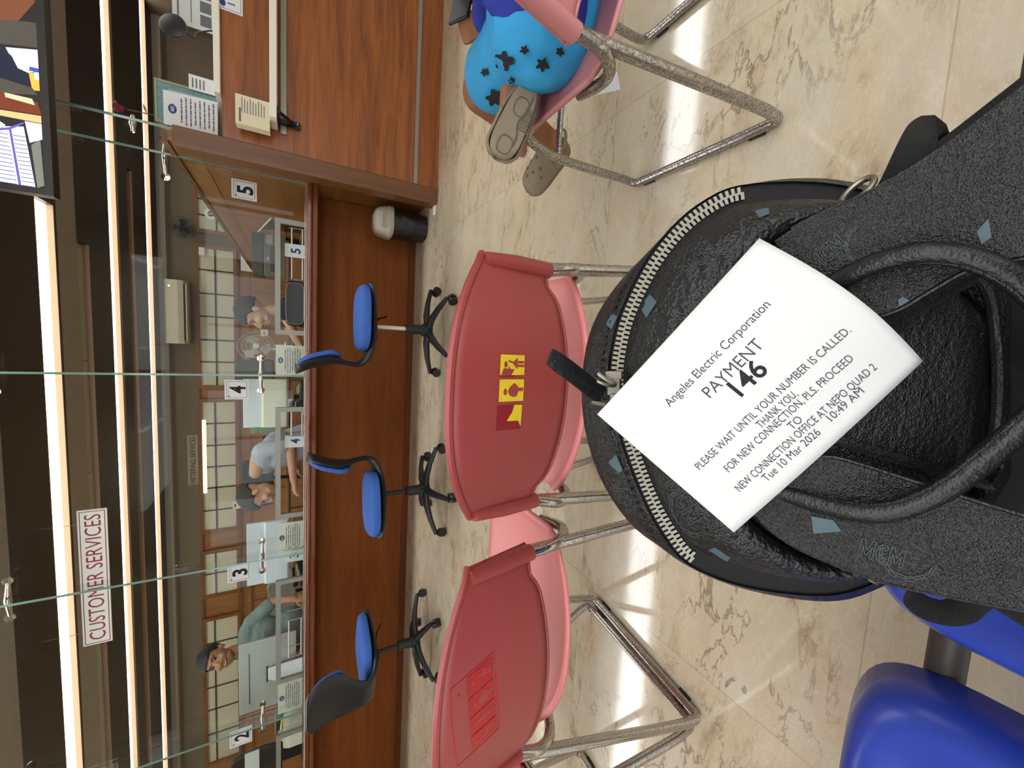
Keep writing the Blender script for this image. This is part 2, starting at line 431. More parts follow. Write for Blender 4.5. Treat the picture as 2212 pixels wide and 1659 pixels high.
M_BLUEINK = mat('blue ink', (44, 62, 122), 0.8)
M_GREYINK = mat('grey ink', (110, 108, 118), 0.85)
M_REDINK = mat('red lettering', (176, 34, 52), 0.6)
M_FROST = mat('frosted panel', (196, 192, 170), 0.6)
M_MUNT = mat('dark muntin', (62, 52, 38), 0.6)
M_FLOOR = marble('cream marble tile')

# ================================================================== luminous coves in the ceiling
E_FRONT = emitter('lit diffuser above the counter', (250, 253, 255), LUM_FRONT)
E_SEATFILL = emitter('added fill diffuser above the seats', (250, 253, 255), LUM_SEATFILL)
E_OFF = emitter('lit diffuser above the office', (255, 250, 236), LUM_OFFICE)
M_UNLIT = mat('unlit diffuser', (196, 198, 188), 0.5)
def cove(y0, y1, x0, x1, seg, gap, dm, label, deep=0.045, th=0.006):
    t = thing('cove_light', label, 'light', ((x0 + x1) / 2, (y0 + y1) / 2, CEIL), 0, 'ceiling cove lights')
    hx, hy = (x1 - x0) / 2, (y1 - y0) / 2
    for s in (-1, 1):
        b = MB(); b.bx(-hx, hx, s * hy - s * 0.012, s * hy, 0.0, 0.11); obj('side_board', b, M_PEACH, t)
    b = MB(); b.bx(-hx, hx, -hy, hy, 0.085, 0.11); obj('tray', b, M_WHITE, t)
    n = max(1, round(2 * hx / seg)); L = 2 * hx / n
    for i in range(n):
        b = MB(); b.bx(-hx + i * L + gap / 2, -hx + (i + 1) * L - gap / 2, -hy + 0.014, hy - 0.014, deep, deep + th)
        obj('diffuser', b, dm, t)
    return t
XL, XR = -10.0, 4.6
cove(3.05, 3.40, -6.0, 4.4, 1.3, 0.07, E_FRONT, 'lit ceiling cove directly above the service counter edge', -0.05, 0.09)
cove(4.886, 5.20, XL, 1.02, 1.25, 0.008, E_OFF, 'widest bright ceiling cove behind the red customer sign')
cove(6.398, 6.66, XL, 4.6, 1.25, 0.008, E_OFF, 'second bright ceiling cove, below and behind the customer sign')
cove(7.73, 7.99, XL, 4.6, 1.25, 0.008, E_OFF, 'thinnest bright ceiling cove, deepest in the office')
cove(5.60, 5.87, XL, 0.80, 1.25, 0.008, M_UNLIT, 'unlit grey ceiling cove whose end stops above station 5')
cove(7.03, 7.22, XL, 2.0, 1.25, 0.008, M_UNLIT, 'thin unlit ceiling cove between the two far bright coves')
cove(-1.5, -0.3, -2.6, 3.2, 1.2, 0.05, E_SEATFILL, 'broad unseen light panel added in the ceiling above the waiting seats', -0.05, 0.09)  # added main light out of view, brightens the seats and surfaces facing the viewer
# recessed downlight over the waiting area
t = thing('downlight', 'small round recessed downlight over the waiting chairs', 'light', (-1.96, 1.33, CEIL))
b = MB(); b.lathe([(0.07, -0.004), (0.095, -0.004), (0.095, 0.0), (0.07, 0.0)], n=24); obj('ring', b, M_WHITE, t)
b = MB(); b.lathe([(0.0, 0.004), (0.07, 0.004), (0.07, 0.008), (0.0, 0.008)], n=24); obj('diffuser', b, emitter('downlight glow', (255, 252, 244), LUM_SPOT), t)

# ================================================================== shell
b = MB(); b.bx(XL - 0.1, XR + 0.1, -3.1, 8.5, -0.08, 0.0); structure('floor', b, M_FLOOR, smooth=False)
def ceil_boards(name, mt, spans, x0=XL, x1=XR, z=CEIL):
    b = MB()
    for s in spans:
        a0, a1 = s[0], s[1]; xa = s[2] if len(s) > 2 else x0; xb = s[3] if len(s) > 3 else x1
        b.bx(xa, xb, a0, a1, z, z + 0.12)
    return structure(name, b, mt, smooth=False)
ceil_boards('ceiling', M_DARKCEIL, [(3.40, 3.72), (4.28, 4.886), (4.886, 5.2, 1.02, XR), (5.20, 5.235), (5.6, 5.87, 0.80, XR), (5.87, 6.398), (6.72, 7.03), (7.03, 7.22, 2.0, XR), (7.22, 7.73), (7.99, 8.4)])
ceil_boards('trim_1', M_GREYCEIL, [(3.72, 4.28), (5.235, 5.60), (6.66, 6.72)])
ceil_boards('trim_2', M_FRONTCEIL, [(-3.0, -1.5), (-0.3, 3.05), (-1.5, -0.3, XL, -2.6), (-1.5, -0.3, 3.2, XR), (3.05, 3.40, XL, -6.0), (3.05, 3.40, 4.4, XR)])
b = MB(); b.bx(XL - 0.1, XL, -3.1, 8.5, 0, CEIL + 0.12); structure('wall_left', b, M_WALL, smooth=False)
b = MB(); b.bx(XR, XR + 0.1, -3.1, 3.2, 0, CEIL + 0.12); b.mi = 1; b.bx(XR, XR + 0.1, 3.2, 8.5, 0, CEIL + 0.12); structure('wall_right', b, [M_WALL, M_DKWALL], smooth=False)
b = MB(); b.bx(XL, XR, -3.1, -3.0, 0, CEIL + 0.12); structure('wall_rear', b, M_WALL, smooth=False)
YB = 8.40
b = MB(); b.mi = 0; b.bx(XL, XR, YB, YB + 0.1, 2.37, CEIL + 0.12); b.mi = 1; b.bx(XL, 1.12, YB, YB + 0.1, 0, 2.37); b.mi = 0; b.bx(1.12, XR, YB, YB + 0.1, 0, 2.37)
structure('wall_back', b, [M_DKWALL, W_BACK], smooth=False)
b = MB(); b.bx(XL, XR, YB - 0.14, YB, 2.70, CEIL); structure('trim_3', b, M_GREYTRIM, smooth=False)
b = MB()
for z0, z1, d in ((1.76, 1.82, 0.035), (1.60, 1.63, 0.02), (2.33, 2.37, 0.03)): b.bx(XL, 1.18, YB - d, YB, z0, z1)
for py in (520, 560, 630, 700, 760, 850, 960, 1060, 1165, 1240, 1300, 1420, 1560):
    x = at(535, py, y=YB).x; b.bx(x - 0.012, x + 0.012, YB - 0.016, YB, 0.2, 1.60)
structure('trim_4', b, W_MOLD, smooth=False)
# frosted grid windows of the back wall
def grid_window(i, py0, py1, divs, lit=False):
    xa, xb = at(467, py1, y=YB).x, at(467, py0, y=YB).x
    z0, z1 = 1.84, 2.31; zm = at(467, (py0 + py1) / 2, y=YB).z
    t = bpy.data.objects.new('window_%d' % i, None); COL.objects.link(t); t.location = ((xa + xb) / 2, YB - 0.03, z0); t['kind'] = 'structure'
    cx = (xa + xb) / 2
    f = MB()
    for q in ((xa - 0.06, xa, z0 - 0.05, z1 + 0.05), (xb, xb + 0.06, z0 - 0.05, z1 + 0.05), (xa, xb, z1, z1 + 0.05), (xa, xb, z0 - 0.05, z0)):
        f.bx(q[0] - cx, q[1] - cx, -0.02, 0.028, q[2] - z0, q[3] - z0)
    obj('window_frame', f, W_MOLD, t, smooth=False)
    p = MB(); p.bx(xa - cx, xb - cx, 0.005, 0.02, 0, z1 - z0); obj('pane', p, M_FROST, t, smooth=False)
    g = MB()
    for py in divs:
        x = at(467, py, y=YB).x - cx; g.bx(x - 0.011, x + 0.011, -0.005, 0.006, 0, z1 - z0)
    g.bx(xa - cx, xb - cx, -0.005, 0.006, zm - z0 - 0.011, zm - z0 + 0.011); obj('muntin', g, M_MUNT, t, smooth=False)
    if lit:
        l = MB(); l.bx(at(438, 1064, y=YB).x - cx, at(438, 907, y=YB).x - cx, -0.012, 0.004, z1 - z0 - 0.055, z1 - z0 - 0.002)
        obj('light_strip', l, emitter('daylight strip', (250, 240, 190), 1.6), t, smooth=False)
grid_window(1, 300, 500, (340, 378, 436, 470))
grid_window(2, 540, 832, (586, 636, 685, 735, 782))
grid_window(3, 868, 1141, (914, 961, 1007, 1052, 1100), True)
grid_window(4, 1192, 1280, (1236,))
grid_window(5, 1336, 1640, (1385, 1432, 1480, 1528, 1580))
# daylight windows in the wall behind the viewer
E_DAY = emitter('daylight through rear window', (236, 244, 255), LUM_DAY)
for k in range(4):
    t = bpy.data.objects.new('window_%d' % (6 + k), None); COL.objects.link(t); t.location = (-4.5 + 2.3 * k, -2.97, 0.9); t['kind'] = 'structure'
    b = MB()
    for q in ((-1.05, -0.99, 0, 1.6), (0.99, 1.05, 0, 1.6), (-0.99, 0.99, 0, 0.06), (-0.99, 0.99, 1.54, 1.6), (-0.03, 0.03, 0.06, 1.54)): b.bx(q[0], q[1], -0.028, 0.03, q[2], q[3])
    obj('window_frame', b, M_BLACKM, t, smooth=False)
    b = MB(); b.bx(-0.99, 0.99, -0.02, -0.01, 0.06, 1.54); obj('pane', b, E_DAY, t, smooth=False)
# low wood partition closing the right side of the office
PX = 1.06
b = MB(); b.bx(PX, PX + 0.07, 3.06, 8.36, 0, 1.545); structure('wall_partition', b, W_PART, smooth=False)
b = MB(); b.bx(PX - 0.012, PX + 0.082, 3.06, 8.25, 1.545, 1.575); b.bx(PX - 0.003, PX, 3.07, 8.36, 1.415, 1.423); b.bx(PX - 0.003, PX, 4.55, 4.558, 0.85, 1.415)
structure('trim_5', b, W_MOLD, smooth=False)

# ================================================================== service counter
CT = 0.842
t = thing('service_counter', 'long brown wooden service counter below the glass screens', 'counter', (-2.7, 3.5, 0))
def L_(mb, x0, x1, y0, y1, z0, z1): mb.bx(x0 + 2.7, x1 + 2.7, y0 - 3.5, y1 - 3.5, z0, z1)
b = MB()
prof = [(3.245, CT - 0.078), (3.232, CT - 0.07), (3.230, CT - 0.046), (3.238, CT - 0.040), (3.226, CT - 0.034), (3.222, CT - 0.016), (3.230, CT - 0.004), (3.245, CT), (3.86, CT), (3.86, CT - 0.03), (3.30, CT - 0.035), (3.29, CT - 0.078)]
b.loft([[V((x + 2.7, y - 3.5, z)) for y, z in prof] for x in (-6.4, 1.055)])
obj('countertop', b, W_NOSE, t, angle=50)
b = MB(); L_(b, -6.4, 1.05, 3.512, 3.56, 0.055, CT - 0.035)
for x in (-0.70, -3.6): L_(b, x, x + 0.004, 3.5105, 3.513, 0.055, CT - 0.04)
obj('front_panel', b, W_CNT, t, smooth=False)
b = MB(); L_(b, -6.4, 1.05, 3.503, 3.56, 0.0, 0.055); obj('kick_board', b, wood('kick board', (88, 44, 14), (104, 54, 20), 'X', 0.7, 0.6, spec=0.2), t, smooth=False)

# ================================================================== glass screens over the counter
GY = 3.40
JX = [1.05, -0.30, -1.66, -2.98, -4.30, -5.6]
OPEN = [(-0.008, 0.815), (-1.412, -0.549), (-2.78, -1.912), (-4.10, -3.23), (-5.45, -4.6)]
NAMES = ['of station 5', 'of station 4', 'of station 3', 'of station 2', 'at the far end past station 2']
FR = 0.034
for i in range(5):
    xb, xa = JX[i] - 0.008, JX[i + 1] + 0.008; o0, o1 = OPEN[i]
    t = thing('glass_screen', 'clear glass screen with a metal framed pass-through opening ' + NAMES[i], 'glass screen', ((xa + xb) / 2, GY, CT), 0, 'glass screens over the counter')
    cx = (xa + xb) / 2; zt = 1.035
    b = MB()
    pts = [(xa, CT + 0.001), (o0, CT + 0.001), (o0, zt), (o1, zt), (o1, CT + 0.001), (xb, CT + 0.001), (xb, 2.795), (xa, 2.795)]
    # notch outline split into three convex pieces sharing edges
    for q in ((xa, o0, CT, zt), (o1, xb, CT, zt)): b.bx(q[0] - cx, q[1] - cx, -0.005, 0.005, 0.001, q[3] - CT)
    b.bx(xa - cx, xb - cx, -0.005, 0.005, zt - CT, 2.795 - CT)
    obj('pane', b, M_GLASS, t, smooth=False)
    b = MB(); o0 -= cx; o1 -= cx; z = zt - CT
    b.bx(o0, o1, -0.012, 0.012, z - FR, z); b.bx(o0, o0 + FR, -0.012, 0.012, 0.0065, z - FR); b.bx(o1 - FR, o1, -0.012, 0.012, 0.0065, z - FR)
    obj('opening_frame', b, M_ALU, t, smooth=False)
    b = MB(); b.bx(xa - cx, xb - cx, -0.009, 0.009, 0.0002, 0.006)
    obj('bottom_channel', b, M_STEEL, t, smooth=False)
def fin(x, y0, z0, label, fits, y1=GY - 0.008, fs=1.0):
    t = thing('glass_fin', label, 'glass fin', (x, (y0 + y1) / 2, z0), 0, 'upright glass fins')
    h = (y1 - y0) / 2
    b = MB(); b.bx(-0.006, 0.006, -h + 0.004, h, 0.0, 2.793 - z0); obj('pane', b, M_GFIN, t, smooth=False)
    b = MB(); b.bx(-0.0065, 0.0065, -h, -h + 0.004, 0.0, 2.793 - z0); obj('polished_edge', b, M_GEDGE, t, smooth=False)
    for z in fits:
        f = MB(); Mx = Matrix.Translation(V((0, h * 0.35, z - z0))) @ Matrix.Scale(fs, 4)
        f.tube([Mx @ V((-0.115, 0.0, 0)), Mx @ V((-0.06, -0.012, 0)), Mx @ V((0, -0.016, 0)), Mx @ V((0.06, -0.012, 0)), Mx @ V((0.115, 0.0, 0))], [0.010, 0.011, 0.018, 0.011, 0.010], 12)
        for s in (-1, 1):
            f.lathe([(0, -0.010), (0.020, -0.010), (0.024, -0.004), (0.024, 0.004), (0.0, 0.008)], n=16, M=Mx @ Matrix.Translation(V((s * 0.115, -0.006, 0))) @ Matrix.Rotation(PI / 2, 4, 'X'))
        obj('patch_fitting', f, M_CHROME, t)
    return t
fin(1.05, 3.27, CT, 'glass fin at the corner between station 5 and the wooden end board', (1.62,))
fin(-0.30, 3.27, CT, 'glass fin standing straight between stations 5 and 4', (1.12, 2.395))
fin(-1.66, 3.27, CT, 'glass fin between stations 4 and 3, crossing the red sign', (1.12, 2.398))
fin(-2.98, 3.27, CT, 'glass fin between stations 3 and 2', (1.12, 2.398))
fin(-4.30, 3.27, CT, 'glass fin beyond station 2 at the left end', (1.12,))
# number cards taped on the glass
def placard(name, label, o, ex, ey, wd, ht, digit, dh, group, border=True, ink=M_INK, paper=M_PAPER, dx=0.0, dot=True, bold=0.02):
    """flat card: o = centre, ex/ey unit axes"""
    o, ex, ey = V(o), V(ex).normalized(), V(ey).normalized(); n = ex.cross(ey)
    t = thing(name, label, 'number card', o, 0, group)
    M_ = lambda a, c, d=0.0: ex * a + ey * c + n * d
    b = MB(); b.prism([M_(-wd / 2, -ht / 2, -0.0015), M_(wd / 2, -ht / 2, -0.0015), M_(wd / 2, ht / 2, -0.0015), M_(-wd / 2, ht / 2, -0.0015)], n * 0.002)
    obj('card', b, paper, t, smooth=False)
    b = MB()
    put_text(b, digit, M_(dx, -dh / 2 - 0.004, 0.0008), ex, ey, dh * 0.62, dh, 0.0, bold)
    if border:
        a, c, k = wd * 0.42, ht * 0.42, 0.0022
        for (x0, x1, y0, y1) in ((-a, a, -c, -c + k), (-a, a, c - k, c), (-a, -a + k, -c, c), (a - k, a, -c, c)):
            b.poly([M_(x0, y0, 0.0008), M_(x1, y0, 0.0008), M_(x1, y1, 0.0008), M_(x0, y1, 0.0008)])
        b.poly([M_(-a + 0.012 + 0.005 * math.cos(q * PI / 5), c - 0.013 + 0.005 * math.sin(q * PI / 5), 0.0008) for q in range(10)])
        b.poly([M_(-a + 0.02, c - 0.014, 0.0008), M_(a - 0.01, c - 0.014, 0.0008), M_(a - 0.01, c - 0.0125, 0.0008), M_(-a + 0.02, c - 0.0125, 0.0008)])
    obj('numeral', b, ink, t, smooth=False, recalc=False)
    return t
for dgt, (xa, xb, za, zb) in {'5': (0.898, 1.024, 1.142, 1.287), '4': (-0.484, -0.344, 1.198, 1.341), '3': (-1.853, -1.713, 1.197, 1.340), '2': (-3.195, -3.055, 1.196, 1.340)}.items():
    placard('number_card', 'white card with a black border and black numeral %s taped on the glass' % dgt, ((xa + xb) / 2, GY - 0.0075, (za + zb) / 2), (1, 0, 0), (0, 0, 1), xb - xa, zb - za, dgt, 0.088, 'numeral cards on the glass', bold=0.03)
for dgt, xc, z1, yy in (('5', 0.622, 0.976, 3.50), ('4', -0.838, 0.976, 3.50), ('3', -1.782, 0.986, 3.50)):
    h = z1 - CT
    placard('table_number', 'pale table card with blue numeral %s standing on the counter behind the glass' % dgt, (xc, yy, CT + h / 2 + 0.0003), (1, 0, 0), (0, 0.06, 1), 0.098, h, dgt, 0.062, 'blue numeral cards on the counter', border=False, ink=M_BLUEINK, paper=mat('pale card', (214, 222, 212), 0.6), bold=0.03)

# ================================================================== information counter on the right
IY = 2.93
t = thing('information_counter', 'tall reddish wood reception counter with white ledges on the right', 'counter', (2.1, IY, 0))
def I_(mb, x0, x1, y0, y1, z0, z1): mb.bx(x0 - 2.1, x1 - 2.1, y0 - IY, y1 - IY, z0, z1)
b = MB(); I_(b, 1.105, 3.4, IY + 0.012, 3.10, 0.0, 1.275); obj('front_panel', b, W_RED, t, smooth=False)
b = MB(); I_(b, 1.32, 3.4, IY - 0.03, 3.30, 1.277, 1.307); obj('upper_ledge', b, M_WHITE, t, smooth=False, bevel=0.003)
b = MB(); I_(b, 1.215, 3.4, IY - 0.16, IY + 0.011, 1.0, 1.035); obj('lower_ledge', b, M_WHITE, t, smooth=False, bevel=0.003)
b = MB(); I_(b, 1.20, 3.4, IY - 0.005, IY + 0.011, 0.955, 0.985); obj('metal_rail', b, M_STEEL, t, smooth=False)
b = MB(); I_(b, 1.105, 3.4, IY + 0.004, IY + 0.0115, 0.150, 0.176); obj('grey_band', b, mat('grey band', (146, 138, 128), 0.4, metal=0.4), t, smooth=False)
b = MB(); I_(b, 0.995, 1.104, IY, 3.055, 0.0, 1.50); obj('end_board', b, W_POST, t, smooth=False, bevel=0.006)
# hinged bracket under the lower ledge
b = MB(); I_(b, 1.245, 1.285, IY - 0.150, IY - 0.006, 0.986, 0.9985); I_(b, 1.245, 1.285, IY - 0.012, IY - 0.0055, 0.88, 0.985)
b.prism([V((1.255 - 2.1, -0.013, 0.905)), V((1.255 - 2.1, -0.12, 0.985)), V((1.255 - 2.1, -0.105, 0.985)), V((1.255 - 2.1, -0.013, 0.925))], (0.02, 0, 0))
br = obj('bracket', b, M_BLACKM, t, smooth=False)
b = MB()
for z in (0.895, 0.92, 0.945): b.ell((1.275 - 2.1, -0.014, z), (0.006, 0.004, 0.006), n=8, mm=6)
obj('screw', b, M_CHROME, br)
# ================================================================== office chairs at the counter
M_BLUEFAB = mat('blue woven fabric', (56, 100, 180), 0.85, bump=0.5, bscale=900, var=0.06, vscale=60)
M_BLKPL = mat('black moulded plastic', (28, 28, 30), 0.45, bump=0.15, bscale=600)
M_ROD = mat('white gas rod', (214, 210, 202), 0.3, metal=0.3)
def pad(mb, cx, cz, hx, hy, h, e=0.32, top=0.012, M=None):
    """cushion: superelliptic plan, flat underside, domed top; local x/y plan, z up"""
    n = 36; rings = []
    for k, (sc, zz) in enumerate(((0.90, 0.0), (0.985, h * 0.12), (1.0, h * 0.4), (0.985, h * 0.7), (0.93, h * 0.9), (0.8, h), (0.45, h + top * 0.8), (0.1, h + top))):
        ring = []
        for j in range(n):
            a = 2 * PI * j / n; c, s_ = math.cos(a), math.sin(a)
            p = V((cx + hx * sc * math.copysign(abs(c) ** (2 * e), c), hy * sc * math.copysign(abs(s_) ** (2 * e), s_), cz + zz))
            ring.append(M @ p if M else p)
        rings.append(ring)
    mb.loft(rings); return mb
def office_chair(label, loc, rz, lift=0.0, star=0.0, rod=True):
    t = thing('office_chair', label, 'office chair', loc, rz, 'office chairs at the counter')
    for k in range(5):
        a = star + k * 2 * PI / 5; c, s_ = math.cos(a), math.sin(a)
        b = MB()
        path = [V((c * r, s_ * r, z)) for r, z in ((0.02, 0.115), (0.10, 0.118), (0.20, 0.100), (0.275, 0.078), (0.305, 0.070))]
        b.tube(path, [0.030, 0.027, 0.022, 0.018, 0.015], 10, flat=(1.0, 0.8))
        ob = obj('base_arm', b, M_BLKPL, t)
        b = MB(); q = V((c * 0.298, s_ * 0.298, 0.030)); side = V((-s_, c, 0))
        for g in (-1, 1): b.tube([q + side * (0.005 * g), q + side * (0.024 * g)], 0.029, 14)
        b.tube([q + V((0, 0, 0.012)), q + V((0, 0, 0.05))], 0.008, 8)
        obj('caster', b, M_BLACK, ob)
    b = MB(); b.lathe([(0, 0.095), (0.045, 0.095), (0.042, 0.15), (0.033, 0.16), (0.031, 0.26 + lift * 0.3), (0.026, 0.262 + lift * 0.3), (0, 0.262 + lift * 0.3)]); obj('column_sleeve', b, M_BLKPL, t)
    b = MB(); b.tube([(0, 0, 0.26), (0, 0, 0.445 + lift)], 0.014, 12); obj('gas_rod', b, M_ROD if rod else M_BLKPL, t)
    b = MB(); b.bx(-0.09, 0.09, -0.07, 0.07, 0.435 + lift, 0.468 + lift); obj('mechanism', b, M_BLACKM, t, bevel=0.006)
    b = MB(); b.tube([(0.03, -0.05, 0.445 + lift), (0.04, -0.16, 0.435 + lift), (0.045, -0.22, 0.41 + lift)], 0.005, 8); obj('lever', b, M_BLACKM, t)
    # one-piece shell: under the seat, round the bend and up the back
    pr = [(0.245, 0.500, 0.150), (0.22, 0.482, 0.180), (0.10, 0.470, 0.192), (-0.05, 0.468, 0.182), (-0.15, 0.476, 0.150), (-0.215, 0.500, 0.120), (-0.243, 0.545, 0.112), (-0.238, 0.600, 0.135), (-0.232, 0.660, 0.185), (-0.243, 0.740, 0.215), (-0.268, 0.820, 0.212), (-0.288, 0.865, 0.185), (-0.295, 0.884, 0.14)]
    P = spline([V((x, w_, z)) for x, z, w_ in pr], 4)
    rings = []
    for i, p in enumerate(P):
        tg = (P[min(i + 1, len(P) - 1)] - P[max(i - 1, 0)]); tg.y = 0; tg.normalize(); nn = V((-tg.z, 0, tg.x))  # away from the sitter
        wd = p.y; ring = []
        bow = 0.035 * min(1, max(0, (p.z - 0.62) / 0.1))   # back curves round the sitter at its sides
        for s_, th in ((-1, 0), (-0.92, 1), (-0.5, 1), (0, 1), (0.5, 1), (0.92, 1), (1, 0), (0.92, -1), (0.5, -1), (0, -1), (-0.5, -1), (-0.92, -1)):
            ring.append(V((p.x + bow * s_ * s_, wd * s_, p.z)) + nn * (0.013 * th))
        rings.append(ring)
    b = MB(); b.loft(rings); 
    for v_ in b.bm.verts: v_.co.z += lift
    obj('shell', b, M_BLKPL, t, angle=60)
    b = MB(); pad(b, 0.045, 0.487 + lift, 0.205, 0.215, 0.062); obj('seat_cushion', b, M_BLUEFAB, t, subsurf=1)
    # back cushion follows the shell
    b = MB(); n = 28; rings = []
    for sc, d in ((0.9, 0.010), (1.0, 0.018), (0.99, 0.034), (0.9, 0.050), (0.6, 0.058), (0.15, 0.060)):
        ring = []
        for j in range(n):
            a = 2 * PI * j / n; c, s_ = math.cos(a), math.sin(a)
            yy = 0.200 * sc * math.copysign(abs(c) ** 0.62, c); zz = 0.760 + 0.118 * sc * math.copysign(abs(s_) ** 0.7, s_)
            f = (zz - 0.66) / 0.2
            xx = -0.229 - 0.012 * max(0, f) - 0.045 * max(0, f - 0.2) + 0.035 * (yy / 0.2) ** 2
            ring.append(V((xx + d, yy, zz + lift)))
        rings.append(ring)
    b.loft(rings); obj('back_cushion', b, M_BLUEFAB, t, subsurf=1)
    return t
office_chair('blue and black office chair seen side-on under the glass of station 5', (0.075, 2.665, 0), math.radians(3), 0.02, 0.35)
office_chair('blue and black office chair turned sideways in front of station 4', (-1.01, 2.60, 0), math.radians(196), -0.045, 0.15, rod=False)
office_chair('office chair with its black back turned to the room in front of station 3', (-2.20, 2.70, 0), math.radians(74), -0.04, 0.55, rod=False)

# ================================================================== red stacking chairs of the waiting row
def red_chair(label, loc, rz, back_m, seat_m, leg_m, flare=(0.05, 0.03, 0.05, 0.03), decal=None, group='red plastic chairs of the waiting row', bar=True):
    """flare: left rear, left front, right rear, right front"""
    t = thing('waiting_chair', label, 'chair', loc, rz, group)
    # seat pan: wide, rear edge bowed out, front edge rolled under
    def seat(u, v):
        s = 2 * u - 1
        rear = -0.132 - 0.070 * (1 - abs(s) ** 2.3)
        y = rear + (0.215 - rear) * v
        dish = -0.016 * (1 - s * s) * math.sin(PI * min(1, v * 1.1))
        roll = -0.05 * max(0, (v - 0.86) / 0.14) ** 2
        lip = 0.010 * max(0, 1 - v / 0.08) ** 2 + 0.008 * max(0, (abs(s) - 0.9) / 0.1) ** 2
        return V((0.206 * s * (1 - 0.03 * v), y, 0.440 + dish + roll + lip))
    b = MB(); b.grid(seat, 26, 26); obj('seat', b, seat_m, t, solid=0.009, angle=60)
    def back(s, h):
        zb = 0.535 - 0.022 * (1 - s * s) + 0.012 * math.exp(-((abs(s) - 0.82) / 0.08) ** 2); zt = 0.722 - 0.066 * abs(s) ** 2.4
        y = -0.168 - 0.058 * (1 - abs(s) ** 2.2) - 0.030 * h
        if abs(s) > 0.9: y += 0.010 * ((abs(s) - 0.9) / 0.1) ** 2
        return V((0.208 * s * (1 - 0.015 * h), y, zb + (zt - zb) * h))
    b = MB(); b.grid(lambda u, v: back(2 * u - 1, v), 36, 12)
    bk = obj('backrest', b, back_m, t, solid=0.007, angle=60)
    b = MB()
    edge = [back(-1 + 2 * i / 30, 1) for i in range(31)]; b.tube(edge, 0.0062, 8)
    edge = [back(-1 + 2 * i / 30, 0) for i in range(31)]; b.tube(edge, 0.0045, 8)
    obj('rim', b, back_m, bk)
    for sd in (-1, 1):
        # moulded sleeve that takes the frame, with its screw
        b = MB()
        b.tube([back(sd * 0.955, 0.0) + V((0, -0.004, -0.004)), back(sd * 0.955, 0.5) + V((0, -0.004, 0)), back(sd * 0.95, 0.94) + V((0, -0.002, 0))], [0.0165, 0.0165, 0.013], 14, flat=(1.0, 0.85))
        sl = obj('sleeve', b, back_m, bk)
        b = MB(); q = back(sd * 0.955, 0.10) + V((0, -0.0185, 0)); b.tube([q, q + V((0, 0.004, 0))], 0.0042, 10); obj('screw', b, M_BLACK, sl)
    k = 0
    for sd in (-1, 1):
        fr, ff = flare[k], flare[k + 1]; k += 2
        so = V((sd * 0.198, -0.172, 0.565)); X = lambda x: sd * x
        rf = V((X(0.205 + fr), -0.202, 0.0125)); ft = V((X(0.205 + ff), 0.215, 0.0125))
        d = (ft - rf).normalized(); up = (so - rf).normalized()
        p = [so, so + (rf - so) * 0.3, rf + up * 0.09, rf + up * 0.035 + d * 0.004, rf + d * 0.012 + up * 0.006, rf + d * 0.045, rf.lerp(ft, 0.5), ft - d * 0.045, ft - d * 0.008 + V((0, 0, 0.006)), ft + V((X(-0.006), 0.004, 0.04)), V((X(0.19), 0.185, 0.30)), V((X(0.182), 0.165, 0.405)), V((X(0.172), 0.12, 0.424)), V((X(0.170), -0.02, 0.424))]
        b = MB(); b.tube(spline(p, 5), 0.0112, 12); lg = obj('leg_frame', b, leg_m, t)
        b = MB(); p = [V((X(0.195), -0.170, 0.560)), V((X(0.200), -0.178, 0.520)), V((X(0.208), -0.180, 0.480)), V((X(0.212), -0.160, 0.446)), V((X(0.206), -0.120, 0.428)), V((X(0.19), -0.05, 0.424))]
        b.tube(spline(p, 6), 0.0105, 12); obj('arm_loop', b, leg_m, t)
        for q in (rf + d * 0.06, ft - d * 0.05):
            b = MB(); b.box(q + V((0, 0, -0.0075)), (0.024, 0.034, 0.0095), rot=(0, 0, math.atan2(-d.x, d.y))); obj('rubber_foot', b, M_BLACK, lg)
    if bar:
        b = MB(); b.tube([(-0.19, 0.186, 0.31), (0.19, 0.186, 0.31)], 0.008, 10); obj('cross_bar', b, leg_m, t)
    # decals follow the curve of the backrest: (s, h) pattern coordinates
    if decal:
        for li, (nm, mt, polys) in enumerate(decal):
            b = MB()
            for pl in polys:
                # fine strips so that the sticker bends with the shell
                q = bmesh.new(); vs = [q.verts.new((a, c, 0)) for a, c in pl]; f = q.faces.new(vs)
                bmesh.ops.triangulate(q, faces=[f])
                bmesh.ops.subdivide_edges(q, edges=q.edges[:], cuts=2, use_grid_fill=True)
                q.verts.ensure_lookup_table(); vmap = []
                for v_ in q.verts:
                    p0 = back(v_.co.x, v_.co.y)
                    n_ = (back(v_.co.x + 0.01, v_.co.y) - back(v_.co.x - 0.01, v_.co.y)).cross(back(v_.co.x, v_.co.y + 0.01) - back(v_.co.x, v_.co.y - 0.01)).normalized()
                    vmap.append(b.v(p0 + n_ * (0.0041 + 0.0003 * li)))
                for f in q.faces: b._f([vmap[v_.index] for v_ in f.verts])
                q.free()
            obj(nm, b, mt, bk, recalc=False, smooth=False)
    return t
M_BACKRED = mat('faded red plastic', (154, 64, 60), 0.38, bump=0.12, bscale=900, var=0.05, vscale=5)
M_SEATLIT = mat('red plastic paled by overhead light', (226, 132, 130), 0.33, bump=0.08, bscale=700, var=0.05, vscale=6)  # the chairs' red with overhead light painted in, so paler than the backs
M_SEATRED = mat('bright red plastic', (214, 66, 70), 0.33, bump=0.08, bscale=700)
M_DUSTY = mat('dusty pink plastic', (202, 132, 132), 0.38, bump=0.12, bscale=800, var=0.07, vscale=5)
M_LEGW = worn_chrome('pitted chrome', 0.0)
M_LEGR = worn_chrome('rusty chrome', 0.08)
M_YEL = mat('yellow sticker', (228, 196, 40), 0.5, var=0.06, vscale=90)
